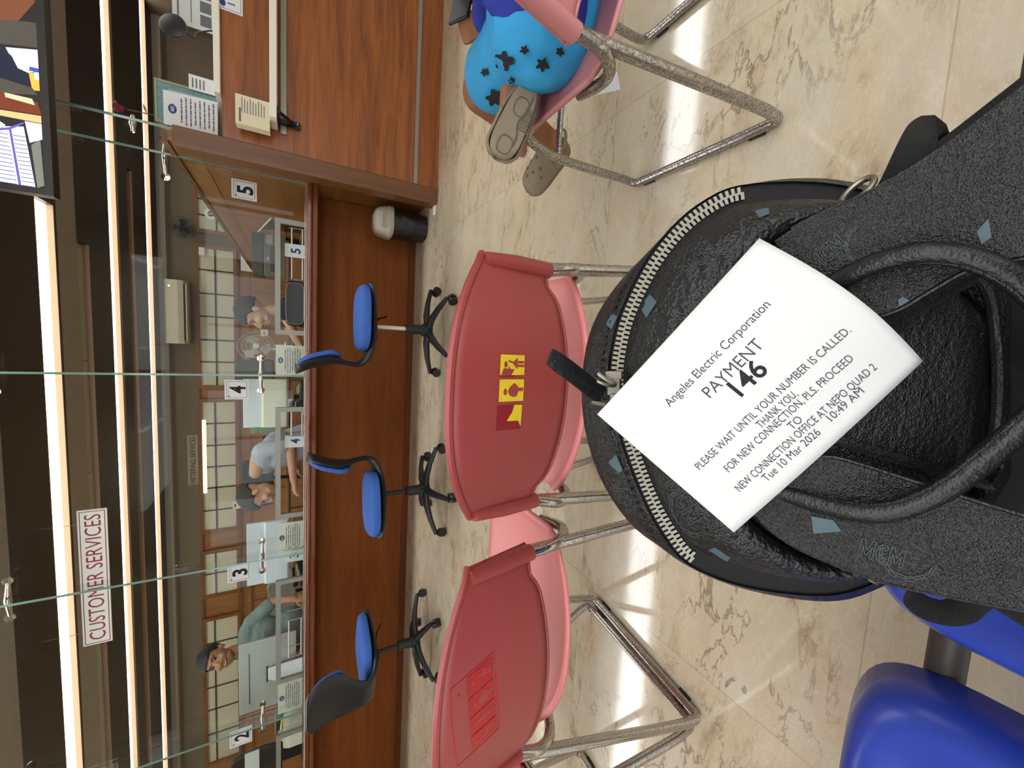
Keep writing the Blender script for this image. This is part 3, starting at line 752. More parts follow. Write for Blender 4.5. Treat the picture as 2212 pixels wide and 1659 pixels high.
M_PEEL = mat('dark red sticker ghost', (138, 26, 32), 0.4)
M_PEEL2 = mat('bright red sticker', (176, 30, 34), 0.4)
# sticker drawing, mapped from pixel boxes on the two backrests to (s, h)
def elli(cx, cy, rx, ry, n=14): return [(cx + rx * math.cos(2 * PI * k / n), cy + ry * math.sin(2 * PI * k / n)) for k in range(n)]
def place(polys, s0, s1, h0, h1):   # unit square (x right, y up) to (s, h)
    return [[(s0 + (s1 - s0) * x, h0 + (h1 - h0) * y) for x, y in p] for p in polys]
SQ = [[(0, 0), (1, 0), (1, 1), (0, 1)]]
ICON_CHILD = [elli(0.52, 0.78, 0.16, 0.07), [(0.5, 0.45), (0.28, 0.30), (0.86, 0.30), (0.66, 0.48), (0.74, 0.66), (0.66, 0.70), (0.58, 0.5)], [(0.40, 0.02), (0.52, 0.02), (0.52, 0.29), (0.40, 0.29)], [(0.58, 0.02), (0.70, 0.02), (0.70, 0.29), (0.58, 0.29)], [(0.24, 0.55), (0.44, 0.64), (0.42, 0.69), (0.22, 0.60)]]
ICON_BELLY = [elli(0.44, 0.76, 0.15, 0.07), [(0.22, 0.30), (0.40, 0.24), (0.70, 0.26), (0.84, 0.42), (0.74, 0.50), (0.66, 0.58), (0.46, 0.66), (0.28, 0.58), (0.20, 0.44)], [(0.46, 0.04), (0.62, 0.04), (0.62, 0.26), (0.46, 0.26)]]
ICON_CANE = [elli(0.5, 0.80, 0.13, 0.07), [(0.36, 0.70), (0.60, 0.68), (0.66, 0.40), (0.40, 0.36)], [(0.40, 0.02), (0.52, 0.02), (0.56, 0.38), (0.42, 0.38)], [(0.66, 0.02), (0.71, 0.02), (0.74, 0.46), (0.69, 0.46)]]
ICON_CHAIR = [elli(0.42, 0.82, 0.11, 0.06), [(0.34, 0.72), (0.48, 0.72), (0.54, 0.46), (0.78, 0.42), (0.80, 0.14), (0.70, 0.14), (0.68, 0.34), (0.38, 0.38)], [(0.22, 0.30), (0.30, 0.36), (0.34, 0.16), (0.56, 0.10), (0.54, 0.04), (0.30, 0.08)]]
def chair_decal_middle():
    A = (0.135, 0.275, 0.43, 0.64); C = (-0.05, 0.105, 0.43, 0.64); D = (-0.255, -0.075, 0.43, 0.645)
    a = place(SQ, *A); c = place(SQ, *C); d = place(SQ, *D)
    corner = place([[(0.0, 0.55), (0.28, 0.42), (0.34, 0.86), (0.02, 0.95)]], *A)
    strip = place([[(0.98, 0.02), (1.0, 0.34), (0.70, 0.42), (0.36, 0.62), (0.34, 0.14), (0.1, 0.02)]], *D)
    return [('sticker_ghost', M_PEEL, d), ('sticker_ghost', M_PEEL, place([[(0, 0.42), (0.3, 0.40), (0.3, 0.98), (0, 0.98)]], A[0] - 0.01, A[1], A[2], A[3])), ('yellow_sticker', M_YEL, a + c + strip)], \
           place(ICON_CHILD, *A) + place(ICON_BELLY, *C) + corner
dm, icons = chair_decal_middle()
dm.append(('pictogram', M_BACKRED, icons))
red_chair('red waiting chair with yellow priority pictograms on its back, in front of the backpack', (-0.07, 0.752, 0), 0.0, M_BACKRED, M_SEATLIT, M_LEGW, (0.03, 0.02, 0.05, 0.03), dm)
# left chair: worn red-on-red priority sign with a thin frame and four pictograms
fr = [[(0, 0), (1, 0), (1, 0.03), (0, 0.03)], [(0, 0.97), (1, 0.97), (1, 1), (0, 1)], [(0, 0.03), (0.012, 0.03), (0.012, 0.97), (0, 0.97)], [(0.988, 0.03), (1, 0.03), (1, 0.97), (0.988, 0.97)]]
def slant(polys, x0=0.0, x1=1.0, y0=0.0, y1=1.0):
    BL, BR, TR, TL = (-0.24, 0.46), (0.42, 0.55), (0.31, 0.93), (-0.36, 0.84); o = []
    for p in polys:
        r = []
        for x, y in p:
            x = x0 + (x1 - x0) * x; y = y0 + (y1 - y0) * y
            r.append(tuple((BL[i] * (1 - x) + BR[i] * x) * (1 - y) + (TL[i] * (1 - x) + TR[i] * x) * y for i in (0, 1)))
        o.append(r)
    return o
sq = []; ic = []
for k, ico in enumerate((ICON_CHAIR, ICON_CANE, ICON_BELLY, ICON_CHILD)):
    a0 = 0.03 + k * 0.24; a1 = a0 + 0.215
    sq += slant(SQ, a0, a1, 0.08, 0.64); ic += slant(ico, a0, a1, 0.08, 0.64)
ring = slant([elli(0.86, 0.82, 0.016, 0.03)])
red_chair('red waiting chair with a worn red-on-red pictogram sign, left of the yellow one', (-0.565, 0.752, 0), 0.0, M_BACKRED, M_SEATLIT, M_LEGW, (0.13, 0.062, 0.03, 0.02), [('sign_frame', M_PEEL2, slant(fr) + ring), ('red_sticker', M_PEEL2, sq), ('pictogram', M_BACKRED, ic)])
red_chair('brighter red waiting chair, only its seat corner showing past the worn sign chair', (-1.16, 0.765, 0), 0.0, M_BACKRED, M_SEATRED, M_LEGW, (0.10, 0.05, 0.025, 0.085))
red_chair('dusty pink chair with rusty legs holding the seated child', (0.675, 0.715, 0), 0.0, M_DUSTY, M_DUSTY, M_LEGR, (-0.03, -0.03, 0.03, 0.02), None)

# ================================================================== blue beam seats under the photographer
M_BLUE = mat('glossy blue plastic', (44, 70, 176), 0.28, bump=0.05, bscale=900, var=0.04)
def beam_seat(label, cx, rz=0.0):
    t = thing('beam_seat', label, 'seat', (cx, -0.07, 0), rz, 'blue seats on the beam')
    def shell(u, v):
        a = 2 * PI * u; c, s_ = math.cos(a), math.sin(a); e = 0.24 if cx > -0.2 else 0.30
        r = v
        x = (0.212 if cx > -0.2 else 0.238) * r * math.copysign(abs(c) ** e, c); y = 0.234 * r * math.copysign(abs(s_) ** e, s_)
        z = 0.405 + 0.034 * min(1, r * 1.06) ** 3 - 0.055 * max(0, (r - 0.88) / 0.12) ** 2
        z -= 0.012 * max(0, y / 0.222) ** 2
        return V((x, y, z))
    b = MB(); b.grid(lambda u, v: shell(u, max(v, 0.02)), 56, 22, wu=True); obj('seat', b, M_BLUE, t, solid=0.006, angle=70)
    b = MB(); b.grid(lambda u, v: V((0.215 * (2 * u - 1) * (1 - 0.25 * v ** 3), -0.225 - 0.10 * v - 0.03 * (1 - (2 * u - 1) ** 2) , 0.43 + 0.36 * v - 0.03 * abs(2 * u - 1) ** 4 * v)), 20, 12); obj('backrest', b, M_BLUE, t, solid=0.006, angle=70)
    b = MB(); b.bx(-0.10, 0.10, 0.10, 0.19, 0.383, 0.398); b.bx(-0.10, 0.10, -0.15, -0.1, 0.383, 0.398); obj('mounting_plate', b, M_BLACKM, t, smooth=False)
    return t
beam_seat('blue plastic beam seat beneath the photographer with the strap loop on it', -0.024)
beam_seat('empty blue plastic beam seat at the bottom corner of the photo', -0.515)
t = thing('seat_beam', 'dark metal beam carrying the two blue seats', 'beam', (-0.25, 0.105, 0.005))
b = MB(); b.tube([(-1.0, 0, 0.358), (1.35, 0, 0.358)], 0.014, 14); obj('beam', b, mat('dark grey metal', (62, 58, 54), 0.5, metal=0.3), t)
for x in (-0.85, 1.3):
    b = MB(); b.tube([(x, 0, 0.34), (x, 0, 0.03)], 0.02, 12); b.tube([(x, -0.24, 0.018), (x, 0.2, 0.018)], 0.016, 12); obj('leg', b, M_BLACKM, t)
# ================================================================== ticket and the black leather backpack on the lap
_A, _B, _D4 = at(1290, 895, t=0.15), at(1640, 515, t=0.15 * 0.893), at(1585, 1150, t=0.15 * 0.950)
TU = (_B - _A); TV = (_D4 - _A); TW, TH = TU.length, TV.length
TU.normalize(); TV.normalize(); TN = TU.cross(TV).normalized()
if TN.y < 0: TN = -TN                     # points away from the viewer, into the bag
def pl(px, py, off):
    d = ray(px, py); k = ((_A - EYE).dot(TN) + off) / d.dot(TN); return EYE + d * k
t = thing('queue_ticket', 'white printed queue ticket with number 146 lying on the black backpack', 'ticket', _A)
def paper(s, r, lift=0.0):                # s, r in 0..1 along the text and down the lines
    curl = 0.0075 * math.sin(PI * min(max(r, 0), 1)) * max(0.0, (s - 0.25) / 0.75) ** 2 + 0.001 * math.sin(PI * s)
    return TU * (TW * s) + TV * (TH * r) - TN * (curl + lift)
b = MB(); b.grid(lambda u, v: paper(u, v), 30, 20); pp = obj('paper', b, M_PAPER, t, solid=0.00025)
M_THERM = mat('thermal print', (70, 68, 82), 0.85); M_THERMD = mat('dense thermal print', (34, 30, 38), 0.85)
def line(mb, s, a, e, r, cap, bold=0.0):
    vs, fs = text_geo(s, 0.0, bold)
    x0 = min(v.x for v in vs); x1 = max(v.x for v in vs)
    mb.add_mesh([paper(a + (e - a) * (v.x - x0) / (x1 - x0), r - cap * v.y / 0.7, 0.0003) for v in vs], fs)
b = MB()
line(b, 'Angeles Electric Corporation', 0.238, 0.810, 0.270, 0.050, -0.004)
line(b, 'PAYMENT', 0.378, 0.676, 0.392, 0.068, -0.006)
line(b, 'PLEASE WAIT UNTIL YOUR NUMBER IS CALLED.', 0.112, 0.904, 0.630, 0.044, -0.004)
line(b, 'THANK YOU,', 0.414, 0.609, 0.692, 0.044, -0.004)
line(b, 'FOR NEW CONNECTION, PLS. PROCEED', 0.187, 0.838, 0.745, 0.044, -0.004)
line(b, 'TO', 0.489, 0.545, 0.806, 0.044, -0.004)
line(b, 'NEW CONNECTION OFFICE AT NEPO QUAD 2', 0.153, 0.868, 0.860, 0.044, -0.004)
line(b, 'Tue 10 Mar 2026', 0.259, 0.551, 0.916, 0.044, -0.004); line(b, '10:49 AM', 0.611, 0.775, 0.908, 0.044, -0.004)
obj('printed_text', b, M_THERM, pp, smooth=False, recalc=False)
b = MB(); line(b, '146', 0.462, 0.612, 0.500, 0.105, 0.014); obj('printed_number', b, M_THERMD, pp, smooth=False, recalc=False)

L_BODY = leather('black coated canvas', (17, 17, 18), 0.42, 240, 0.8, 1.7)
L_SMOOTH = leather('smooth black leather', (20, 20, 22), 0.40, 420, 0.25, 0.0)
L_GRAIN = leather('grained black leather', (17, 17, 18), 0.36, 620, 0.55, 1.0)
M_WEB = mat('black ribbed webbing', (16, 16, 17), 0.8, bump=0.6, bscale=1500)
M_TAPE = mat('black zip tape', (20, 20, 21), 0.8, bump=0.4, bscale=2500)
M_ZIP = mat('silver zip metal', (150, 145, 132), 0.42, metal=1.0)
M_MONO = mat('grey monogram print', (58, 64, 68), 0.6)
M_LOZ = mat('slate blue lozenge print', (70, 90, 100), 0.55, var=0.08, vscale=400)
BC = pl(1850, 800, 0.06)
bag = thing('backpack', 'black leather backpack with a silver zip lying on the lap', 'backpack', BC)
NS = 96
def arc(pts, off):
    P = spline([V((x, y, 0)) for x, y in pts], 10); P = resample(P, NS)
    return [pl(p.x, p.y, off if not callable(off) else off(i / (NS - 1))) - BC for i, p in enumerate(P)]
O_ = [(2160, 650), (2080, 510), (1960, 440), (1875, 412), (1750, 394), (1620, 411), (1500, 470), (1400, 545), (1320, 632), (1273, 722), (1257, 830), (1264, 930), (1300, 1040), (1368, 1138), (1450, 1192), (1560, 1245), (1690, 1279), (1800, 1287), (1890, 1255), (2050, 1180), (2160, 1030)]
ZC = [(2150, 680), (2060, 560), (1950, 480), (1860, 430), (1740, 412), (1600, 420), (1530, 450), (1470, 498), (1420, 560), (1383, 625), (1355, 690), (1341, 745), (1333, 805), (1340, 875), (1362, 955), (1385, 1020), (1415, 1090), (1450, 1150), (1492, 1200), (1580, 1240), (1690, 1262), (1800, 1266), (1890, 1238), (2040, 1160), (2150, 1000)]
K_ = [(2145, 690), (2020, 570), (1890, 480), (1800, 472), (1730, 490), (1665, 530), (1615, 600), (1575, 690), (1555, 800), (1555, 910), (1570, 1010), (1605, 1100), (1670, 1165), (1760, 1210), (1860, 1225), (1960, 1190), (2060, 1120), (2145, 1000)]
def offset2(pts, d):
    """shift a pixel curve outwards (d > 0) or inwards from the bag's middle"""
    P = [V((x, y, 0)) for x, y in pts]; out = []
    for i, p in enumerate(P):
        tg = P[min(i + 1, len(P) - 1)] - P[max(i - 1, 0)]; n = V((tg.y, -tg.x, 0)).normalized()
        if n.dot(p - V((1900, 830, 0))) < 0: n = -n
        out.append((p.x + n.x * d, p.y + n.y * d))
    return out
ZA, ZB = offset2(ZC, 20), offset2(ZC, -20)
def scaled(ring, k, c=None):
    c = c or sum(ring, V()) / len(ring); return [c + (p - c) * k for p in ring]
Oa = arc(O_, 0.052)
shift = lambda R, d: [p + TN * d for p in R]
rings = [scaled(shift(Oa, 0.118), 0.05), scaled(shift(Oa, 0.118), 0.55), scaled(shift(Oa, 0.113), 0.84), scaled(shift(Oa, 0.098), 0.955), scaled(shift(Oa, 0.070), 0.995), shift(Oa, 0.035), shift(Oa, 0.012), Oa]
mid = [p.lerp(q, 0.5) - TN * 0.004 for p, q in zip(Oa, arc(ZA, 0.036))]
rings += [mid, arc(ZA, 0.0355), arc(ZA, 0.0385)]
b = MB(); b.loft(rings, True, True); body = obj('body', b, L_BODY, bag, angle=70)
za, zb = arc(ZA, 0.0375), arc(ZB, 0.0325)
b = MB(); b.loft([za, [p.lerp(q, 0.5) for p, q in zip(za, zb)], zb], True, False); tape = obj('zipper_tape', b, M_TAPE, bag, angle=80)
# top gusset between the zip and the back panel
zb2, ka = arc(ZB, 0.0305), arc(K_, 0.016)
def bulge(f, h): return [p.lerp(q, f) - TN * h for p, q in zip(zb2, ka)]
b = MB(); b.loft([arc(ZB, 0.0335), zb2, bulge(0.12, 0.0030), bulge(0.35, 0.0062), bulge(0.6, 0.0068), bulge(0.85, 0.0045), bulge(0.96, 0.0012), bulge(1.0, -0.004)], True, False)
gus = obj('gusset', b, L_BODY, bag, angle=80)
# back panel
kc = arc(K_, 0.015)
cen = pl(1850, 800, 0.013) - BC
def tow(f, h): return [p.lerp(cen, f) - TN * h for p in kc]
b = MB(); b.loft([shift(kc, 0.006), tow(0.03, 0.0), tow(0.12, 0.002), tow(0.35, 0.003), tow(0.7, 0.003), tow(0.97, 0.003)], True, True); pan = obj('back_panel', b, L_GRAIN, bag, angle=80)
# zip teeth: two interlocking rows
zc = arc(ZC, 0.0335)
P = resample(zc, 700)
L0 = [0.0]
for p, q in zip(P, P[1:]): L0.append(L0[-1] + (q - p).length)
b = MB(); s = 0.0; k = 0; flip = 1
pa, pb = pl(1600, 420, 0.0335) - BC, pl(1497, 1206, 0.0335) - BC
ia = min(range(700), key=lambda i: (P[i] - pa).length); ib = min(range(700), key=lambda i: (P[i] - pb).length)
s = L0[ia]
while s < L0[ib]:
    while k < 698 and L0[k + 1] < s: k += 1
    p = P[k].lerp(P[k + 1], (s - L0[k]) / max(L0[k + 1] - L0[k], 1e-9)); tg = (P[k + 1] - P[k]).normalized(); sd = tg.cross(TN).normalized()
    R = Matrix((tg, sd, -TN)).transposed()
    b.box(p + sd * (0.0011 * flip) - TN * 0.0007, (0.00125, 0.0030, 0.0014), rot=R.to_quaternion()); flip = -flip; s += 0.00108
teeth = obj('zipper_teeth', b, M_ZIP, tape, smooth=False)
# slider, bail and leather pull
ps = pl(1326, 842, 0.031) - BC; tg = (pl(1330, 800, 0.031) - pl(1331, 880, 0.031)).normalized(); sd = tg.cross(TN).normalized(); R = Matrix((tg, sd, -TN)).transposed().to_quaternion()
b = MB(); b.box(ps + tg * 0.002, (0.009, 0.0058, 0.0022), rot=R); b.box(ps + tg * 0.0065, (0.004, 0.0075, 0.0024), rot=R); b.box(ps - tg * 0.004 - TN * 0.001, (0.005, 0.0035, 0.002), rot=R); sl = obj('zipper_slider', b, M_ZIP, bag, bevel=0.0006)
b = MB(); c0 = pl(1304, 822, 0.027) - BC
ax = (pl(1290, 815, 0.02) - pl(1330, 830, 0.02)).normalized(); bx_ = ax.cross(TN).normalized()
b.tube([c0 + ax * (0.0052 * math.cos(2 * PI * k / 20)) + (bx_ * 0.3 - TN * 0.95).normalized() * (0.0040 * math.sin(2 * PI * k / 20)) for k in range(20)], 0.0008, 8, closed=True)
b.tube([pl(1291, 806, 0.026) - BC, pl(1316, 826, 0.026) - BC], 0.0011, 8); b.tube([pl(1278, 868, 0.028) - BC, pl(1306, 873, 0.029) - BC], 0.0012, 8)
obj('pull_ring', b, M_ZIP, sl)
b = MB(); path = [(1300, 850, 0.029), (1280, 840, 0.024), (1255, 820, 0.019), (1228, 799, 0.014), (1205, 782, 0.010), (1188, 770, 0.008)]
cp_ = [pl(*q) - BC for q in path]; wv = (pl(1300, 812, 0.02) - pl(1278, 860, 0.02)).normalized()
rg = []
for i, p in enumerate(cp_):
    tgp = (cp_[min(i + 1, 5)] - cp_[max(i - 1, 0)]).normalized(); up = tgp.cross(wv).normalized(); hw = (0.0036, 0.0044, 0.0041, 0.0040, 0.0040, 0.0034)[i]
    rg.append([p + wv * (hw * a) + up * (0.0011 * c) for a, c in ((-1, 0), (-0.9, 0.9), (0, 1.25), (0.9, 0.9), (1, 0), (0.9, -0.9), (0, -1.25), (-0.9, -0.9))])
b.loft(rg); tab = obj('pull_tab', b, L_SMOOTH, bag)
# stitches along the tab and beside the zip
b = MB()
for i in range(14):
    f = 0.3 + 4.3 * i / 14; k = int(f); p = cp_[k].lerp(cp_[min(k + 1, 5)], f - k); q = cp_[k].lerp(cp_[min(k + 1, 5)], min(1, f - k + 0.16))
    up = (cp_[5] - cp_[0]).cross(wv).normalized()
    if up.dot(TN) > 0: up = -up
    b.tube([p + up * 0.00150, q + up * 0.00150], 0.00022, 5)
obj('stitching', b, M_BLACK, tab)
# shoulder straps
def ribbon(name, inner, outer, thick, mt, parent, n=60, edge=0.0, crown=0.002):
    a = resample([pl(p.x, p.y, p.z) - BC for p in spline([V(q) for q in inner], 10)], n); c = resample([pl(p.x, p.y, p.z) - BC for p in spline([V(q) for q in outer], 10)], n)
    b = MB(); R = []
    for i in range(n):
        p, q = a[i], c[i]; w_ = (q - p).normalized(); tgp = (a[min(i + 1, n - 1)] + c[min(i + 1, n - 1)] - a[max(i - 1, 0)] - c[max(i - 1, 0)]).normalized()
        up = w_.cross(tgp).normalized()
        if up.dot(TN) > 0: up = -up
        L = (q - p).length; ring = []
        for f, h in ((0, 0), (0.012, 0.5), (0.05, 0.55), (0.09, 0.42), (0.3, 0.8), (0.5, 1.0), (0.7, 0.8), (0.91, 0.42), (0.95, 0.55), (0.988, 0.5), (1, 0)):
            ring.append(p.lerp(q, f) + up * (thick * 0.5 + crown * (h - 0.5) if h else 0))
        for f in (0.97, 0.5, 0.03): ring.append(p.lerp(q, f) - up * thick * 0.5)
        R.append(ring)
    b.loft(R); o = obj(name, b, mt, parent, angle=70)
    return o, a, c
st, ri, ro = ribbon('shoulder_strap', [(1740, 600, 0.012), (1800, 640, 0.008), (1870, 682, 0.005), (1930, 672, 0.002), (2000, 632, -0.002), (2075, 590, -0.006), (2150, 570, -0.010), (2230, 556, -0.013), (2360, 540, -0.016)],
                    [(1672, 520, 0.013), (1740, 478, 0.010), (1850, 428, 0.004), (1950, 375, -0.001), (2050, 310, -0.006), (2130, 250, -0.010), (2212, 186, -0.013), (2330, 90, -0.016), (2400, 40, -0.018)], 0.004, L_GRAIN, bag)
st2, li, lo = ribbon('shoulder_strap', [(1650, 1010, 0.012), (1720, 995, 0.009), (1785, 985, 0.006), (1850, 1000, 0.003), (1950, 1032, -0.001), (2050, 1064, -0.006), (2150, 1095, -0.010), (2230, 1118, -0.013), (2360, 1150, -0.016)],
                     [(1612, 1095, 0.013), (1690, 1163, 0.010), (1780, 1208, 0.005), (1900, 1252, -0.001), (2000, 1275, -0.005), (2100, 1294, -0.009), (2212, 1314, -0.013), (2330, 1332, -0.016), (2400, 1345, -0.018)], 0.004, L_GRAIN, bag)
for par, e1, e2 in ((st, ri, ro), (st2, li, lo)):
    b = MB(); b.tube([p - TN * 0.0012 for p in e1[4:]], 0.0007, 6); b.tube([p - TN * 0.0012 for p in e2[4:]], 0.0007, 6); obj('piping', b, L_SMOOTH, par)
# raised bands framing the padded back
for cl in ([(1905, 706, 0.0105), (1990, 655, 0.010), (2075, 606, 0.009), (2135, 575, 0.0085)], [(1790, 940, 0.0105), (1850, 964, 0.010), (1960, 996, 0.009), (2060, 1026, 0.0085), (2140, 1050, 0.008)]):
    up_ = [(x + 14, y + 16, o_) for x, y, o_ in cl]; dn_ = [(x - 12, y - 15, o_) for x, y, o_ in cl]
    o_, e1, e2 = ribbon('panel_band', dn_, up_, 0.0016, L_SMOOTH, pan, 30, crown=0.0006)
# padded lower edge of the back panel
b = MB(); P = [pl(p.x, p.y, p.z) - BC for p in spline([(2100, 585, 0.010), (2138, 640, 0.009), (2152, 740, 0.009), (2156, 830, 0.009), (2150, 920, 0.009), (2132, 1000, 0.009), (2100, 1040, 0.010)], 8)]
b.tube(P, 0.0016, 8); obj('panel_piping', b, L_SMOOTH, pan)
# tubular carry handle with stitched seam
hp = [(1770, 630, 0.010), (1815, 604, 0.004), (1870, 577, -0.001), (1930, 558, -0.005), (2000, 547, -0.009), (2080, 555, -0.012), (2150, 580, -0.014), (2212, 620, -0.015), (2290, 700, -0.016), (2315, 770, -0.016), (2285, 850, -0.016), (2212, 918, -0.015), (2130, 988, -0.013), (2050, 1050, -0.011), (1970, 1090, -0.008), (1900, 1107, -0.005), (1830, 1103, -0.001), (1760, 1086, 0.004), (1680, 1060, 0.010)]
P = [pl(p.x, p.y, p.z) - BC for p in spline([V(q) for q in hp], 8)]
b = MB(); b.tube(P, 0.00335, 14, flat=(1.0, 0.85)); hd = obj('carry_handle', b, L_SMOOTH, bag)
b = MB(); b.tube([p + TN.cross((P[min(i + 1, len(P) - 1)] - P[max(i - 1, 0)]).normalized()).normalized() * 0.0030 - TN * 0.0008 for i, p in enumerate(P)], 0.00055, 6); obj('seam', b, L_GRAIN, hd)
# webbing and metal hardware beside the strap
def web(pts, hw, label=None):
    C_ = [V(q) for q in pts]; C_ = spline(C_, 8); A_, B_ = [], []
    for i, p in enumerate(C_):
        tgp = C_[min(i + 1, len(C_) - 1)] - C_[max(i - 1, 0)]; n = V((tgp.y, -tgp.x, 0)).normalized()
        A_.append(pl(p.x + n.x * hw, p.y + n.y * hw, p.z) - BC); B_.append(pl(p.x - n.x * hw, p.y - n.y * hw, p.z) - BC)
    b = MB()
    for i in range(len(A_) - 1): pass
    va = [b.v(p) for p in A_]; vb = [b.v(p) for p in B_]
    for i in range(len(va) - 1): b._f([va[i], va[i + 1], vb[i + 1], vb[i]])
    return obj('webbing', b, M_WEB, bag, solid=0.0016, angle=80)
web([(1918, 452, 0.022), (1945, 408, 0.019), (1972, 352, 0.017), (1992, 312, 0.018), (2002, 296, 0.021), (2006, 300, 0.026), (2015, 330, 0.030), (2040, 400, 0.034)], 46)
web([(2030, 345, 0.024), (2090, 300, 0.022), (2160, 245, 0.018), (2230, 190, 0.014), (2340, 100, 0.010)], 34)
b = MB(); c0 = pl(1852, 414, 0.018) - BC
b.tube([c0 + TU * (0.006 * math.cos(2 * PI * k / 20)) + (TV * 0.5 - TN * 0.86) * (0.0035 * math.sin(2 * PI * k / 20)) for k in range(20)], 0.0011, 8, closed=True); obj('ring', b, M_ZIP, bag)
b = MB(); b.tube([pl(1880, 1250, 0.012) - BC, pl(1895, 1258, 0.010) - BC], 0.0011, 8); obj('rivet', b, M_ZIP, bag)
# free strap end looping down on to the blue seat
lp = [(2130, 1200, 0.02), (2040, 1235, 0.05), (1985, 1262, 0.085), (1965, 1280, 0.105), (1990, 1308, 0.11), (2040, 1324, 0.108), (2080, 1316, 0.10), (2105, 1292, 0.085), (2150, 1250, 0.05), (2200, 1200, 0.02)]
C_ = spline([pl(*q) - BC for q in lp], 6); b = MB(); b.tube(C_, 0.0065, 8, flat=(1.0, 0.18), up=TV); obj('webbing', b, M_WEB, bag)

# printed monograms: outlines of the letters and leaves laid on the leather, lozenges as flat print
dg = bpy.context.evaluated_depsgraph_get(); dg.update()
def tree_of(o):
    me = o.data; return BVHTree.FromPolygons([v.co + BC for v in me.vertices], [tuple(p.vertices) for p in me.polygons])
TREES = [tree_of(o) for o in (body, gus, pan, st, st2)]
def drop(px, py, lift=0.00035):
    d = ray(px, py).normalized(); best = None
    for tr_ in TREES:
        h = tr_.ray_cast(EYE, d)
        if h[0] is not None and (best is None or h[3] < best[3]): best = h
    if best is None: return None
    return best[0] - d * lift - BC
def print_on(mb, vs, fs, cx, cy, ang, sc):
    c, s_ = math.cos(ang), math.sin(ang); pts = []
    for v in vs:
        pts.append(drop(cx + sc * (v.x * c - v.y * s_), cy + sc * (v.x * s_ + v.y * c), 0.00035 + 0.0))
    ok = [p is not None for p in pts]; nv = [mb.v(p) if p is not None else None for p in pts]
    for f in fs:
        if all(ok[i] for i in f):
            if max((pts[f[0]] - pts[i]).length for i in f) < 0.012: mb._f([nv[i] for i in f])
def strokes(lines, w_):
    vs, fs = [], []
    for ln in lines:
        for (x0, y0), (x1, y1) in zip(ln, ln[1:]):
            n = max(1, int(math.hypot(x1 - x0, y1 - y0) / 0.25)); d = V((x1 - x0, y1 - y0, 0)); nn = V((-d.y, d.x, 0)).normalized() * w_
            for k in range(n):
                a = V((x0, y0, 0)) + d * (k / n); c = V((x0, y0, 0)) + d * ((k + 1) / n); i = len(vs)
                vs += [a - nn, c - nn, c + nn, a + nn]; fs.append((i, i + 1, i + 2, i + 3))
    return vs, fs
MCM = [[(0, 0), (0, 1), (0.18, 1), (0.42, 0.45), (0.66, 1), (0.84, 1), (0.84, 0), (0.68, 0), (0.68, 0.62), (0.48, 0.18), (0.36, 0.18), (0.16, 0.62), (0.16, 0), (0, 0)],
       [(1.62, 0.78), (1.5, 0.96), (1.28, 1.0), (1.05, 0.86), (0.98, 0.5), (1.06, 0.14), (1.28, 0), (1.5, 0.04), (1.63, 0.24), (1.48, 0.32), (1.36, 0.16), (1.2, 0.24), (1.14, 0.5), (1.2, 0.76), (1.36, 0.84), (1.48, 0.68), (1.62, 0.78)],
       [(1.76, 0), (1.76, 1), (1.94, 1), (2.18, 0.45), (2.42, 1), (2.6, 1), (2.6, 0), (2.44, 0), (2.44, 0.62), (2.24, 0.18), (2.12, 0.18), (1.92, 0.62), (1.92, 0), (1.76, 0)]]
def leaf(a, r0=1.5):
    cx, cy = 1.3 + r0 * math.cos(a), 0.5 + r0 * math.sin(a) * 0.85; tx, ty = -math.sin(a), math.cos(a); o = []
    for k in range(9):
        f = k / 8 * 2 * PI; l, w_ = 0.30 * math.cos(f), 0.10 * math.sin(f)
        o.append((cx + tx * l + math.cos(a + 0.5) * w_, cy + ty * l + math.sin(a + 0.5) * w_))
    return o
LAUREL = [leaf(PI + 0.25 + 0.32 * k, 1.55 + 0.12 * (k % 2)) for k in range(9)] + [[(1.3 + 1.5 * math.cos(a), 0.5 + 1.27 * math.sin(a)) for a in [PI + 0.2 + 0.2 * k for k in range(14)]]]
b = MB()
for (cx, cy, ang, sc) in ((1455, 760, -0.95, 38), (1505, 655, -0.85, 38), (1402, 600, -0.9, 26), (1368, 648, -0.95, 24), (1345, 1075, 1.0, 26), (1480, 1080, 1.05, 40), (1785, 548, -0.75, 34), (1905, 1195, 0.28, 38), (1310, 880, 1.4, 24), (1580, 1155, 0.7, 34), (1510, 560, -0.8, 30)):
    vs, fs = strokes(MCM, 0.030); print_on(b, [V((v.x - 1.3, 0.5 - v.y, 0)) for v in vs], fs, cx, cy, ang, sc)
for (cx, cy, ang, sc) in ((1500, 668, -0.9, 36), (1450, 870, -0.9, 34), (1870, 535, 1.2, 30), (1965, 1195, 0.3, 40), (1500, 1100, 1.0, 36), (1560, 505, -0.7, 30)):
    vs, fs = strokes(LAUREL, 0.026); print_on(b, [V((v.x - 1.3, 0.5 - v.y, 0)) for v in vs], fs, cx, cy, ang, sc)
mg = obj('monogram_print', b, M_MONO, bag, smooth=False, recalc=False)
def loz(pts):
    b = MB()
    q = bmesh.new(); f = q.faces.new([q.verts.new((x, y, 0)) for x, y in pts]); bmesh.ops.subdivide_edges(q, edges=q.edges[:], cuts=5, use_grid_fill=True)
    q.verts.ensure_lookup_table(); vs = [v.co.copy() for v in q.verts]; fs = [tuple(v.index for v in f.verts) for f in q.faces]; q.free()
    print_on(b, vs, fs, 0, 0, 0, 1); obj('lozenge_print', b, M_LOZ, bag, smooth=False, recalc=False)
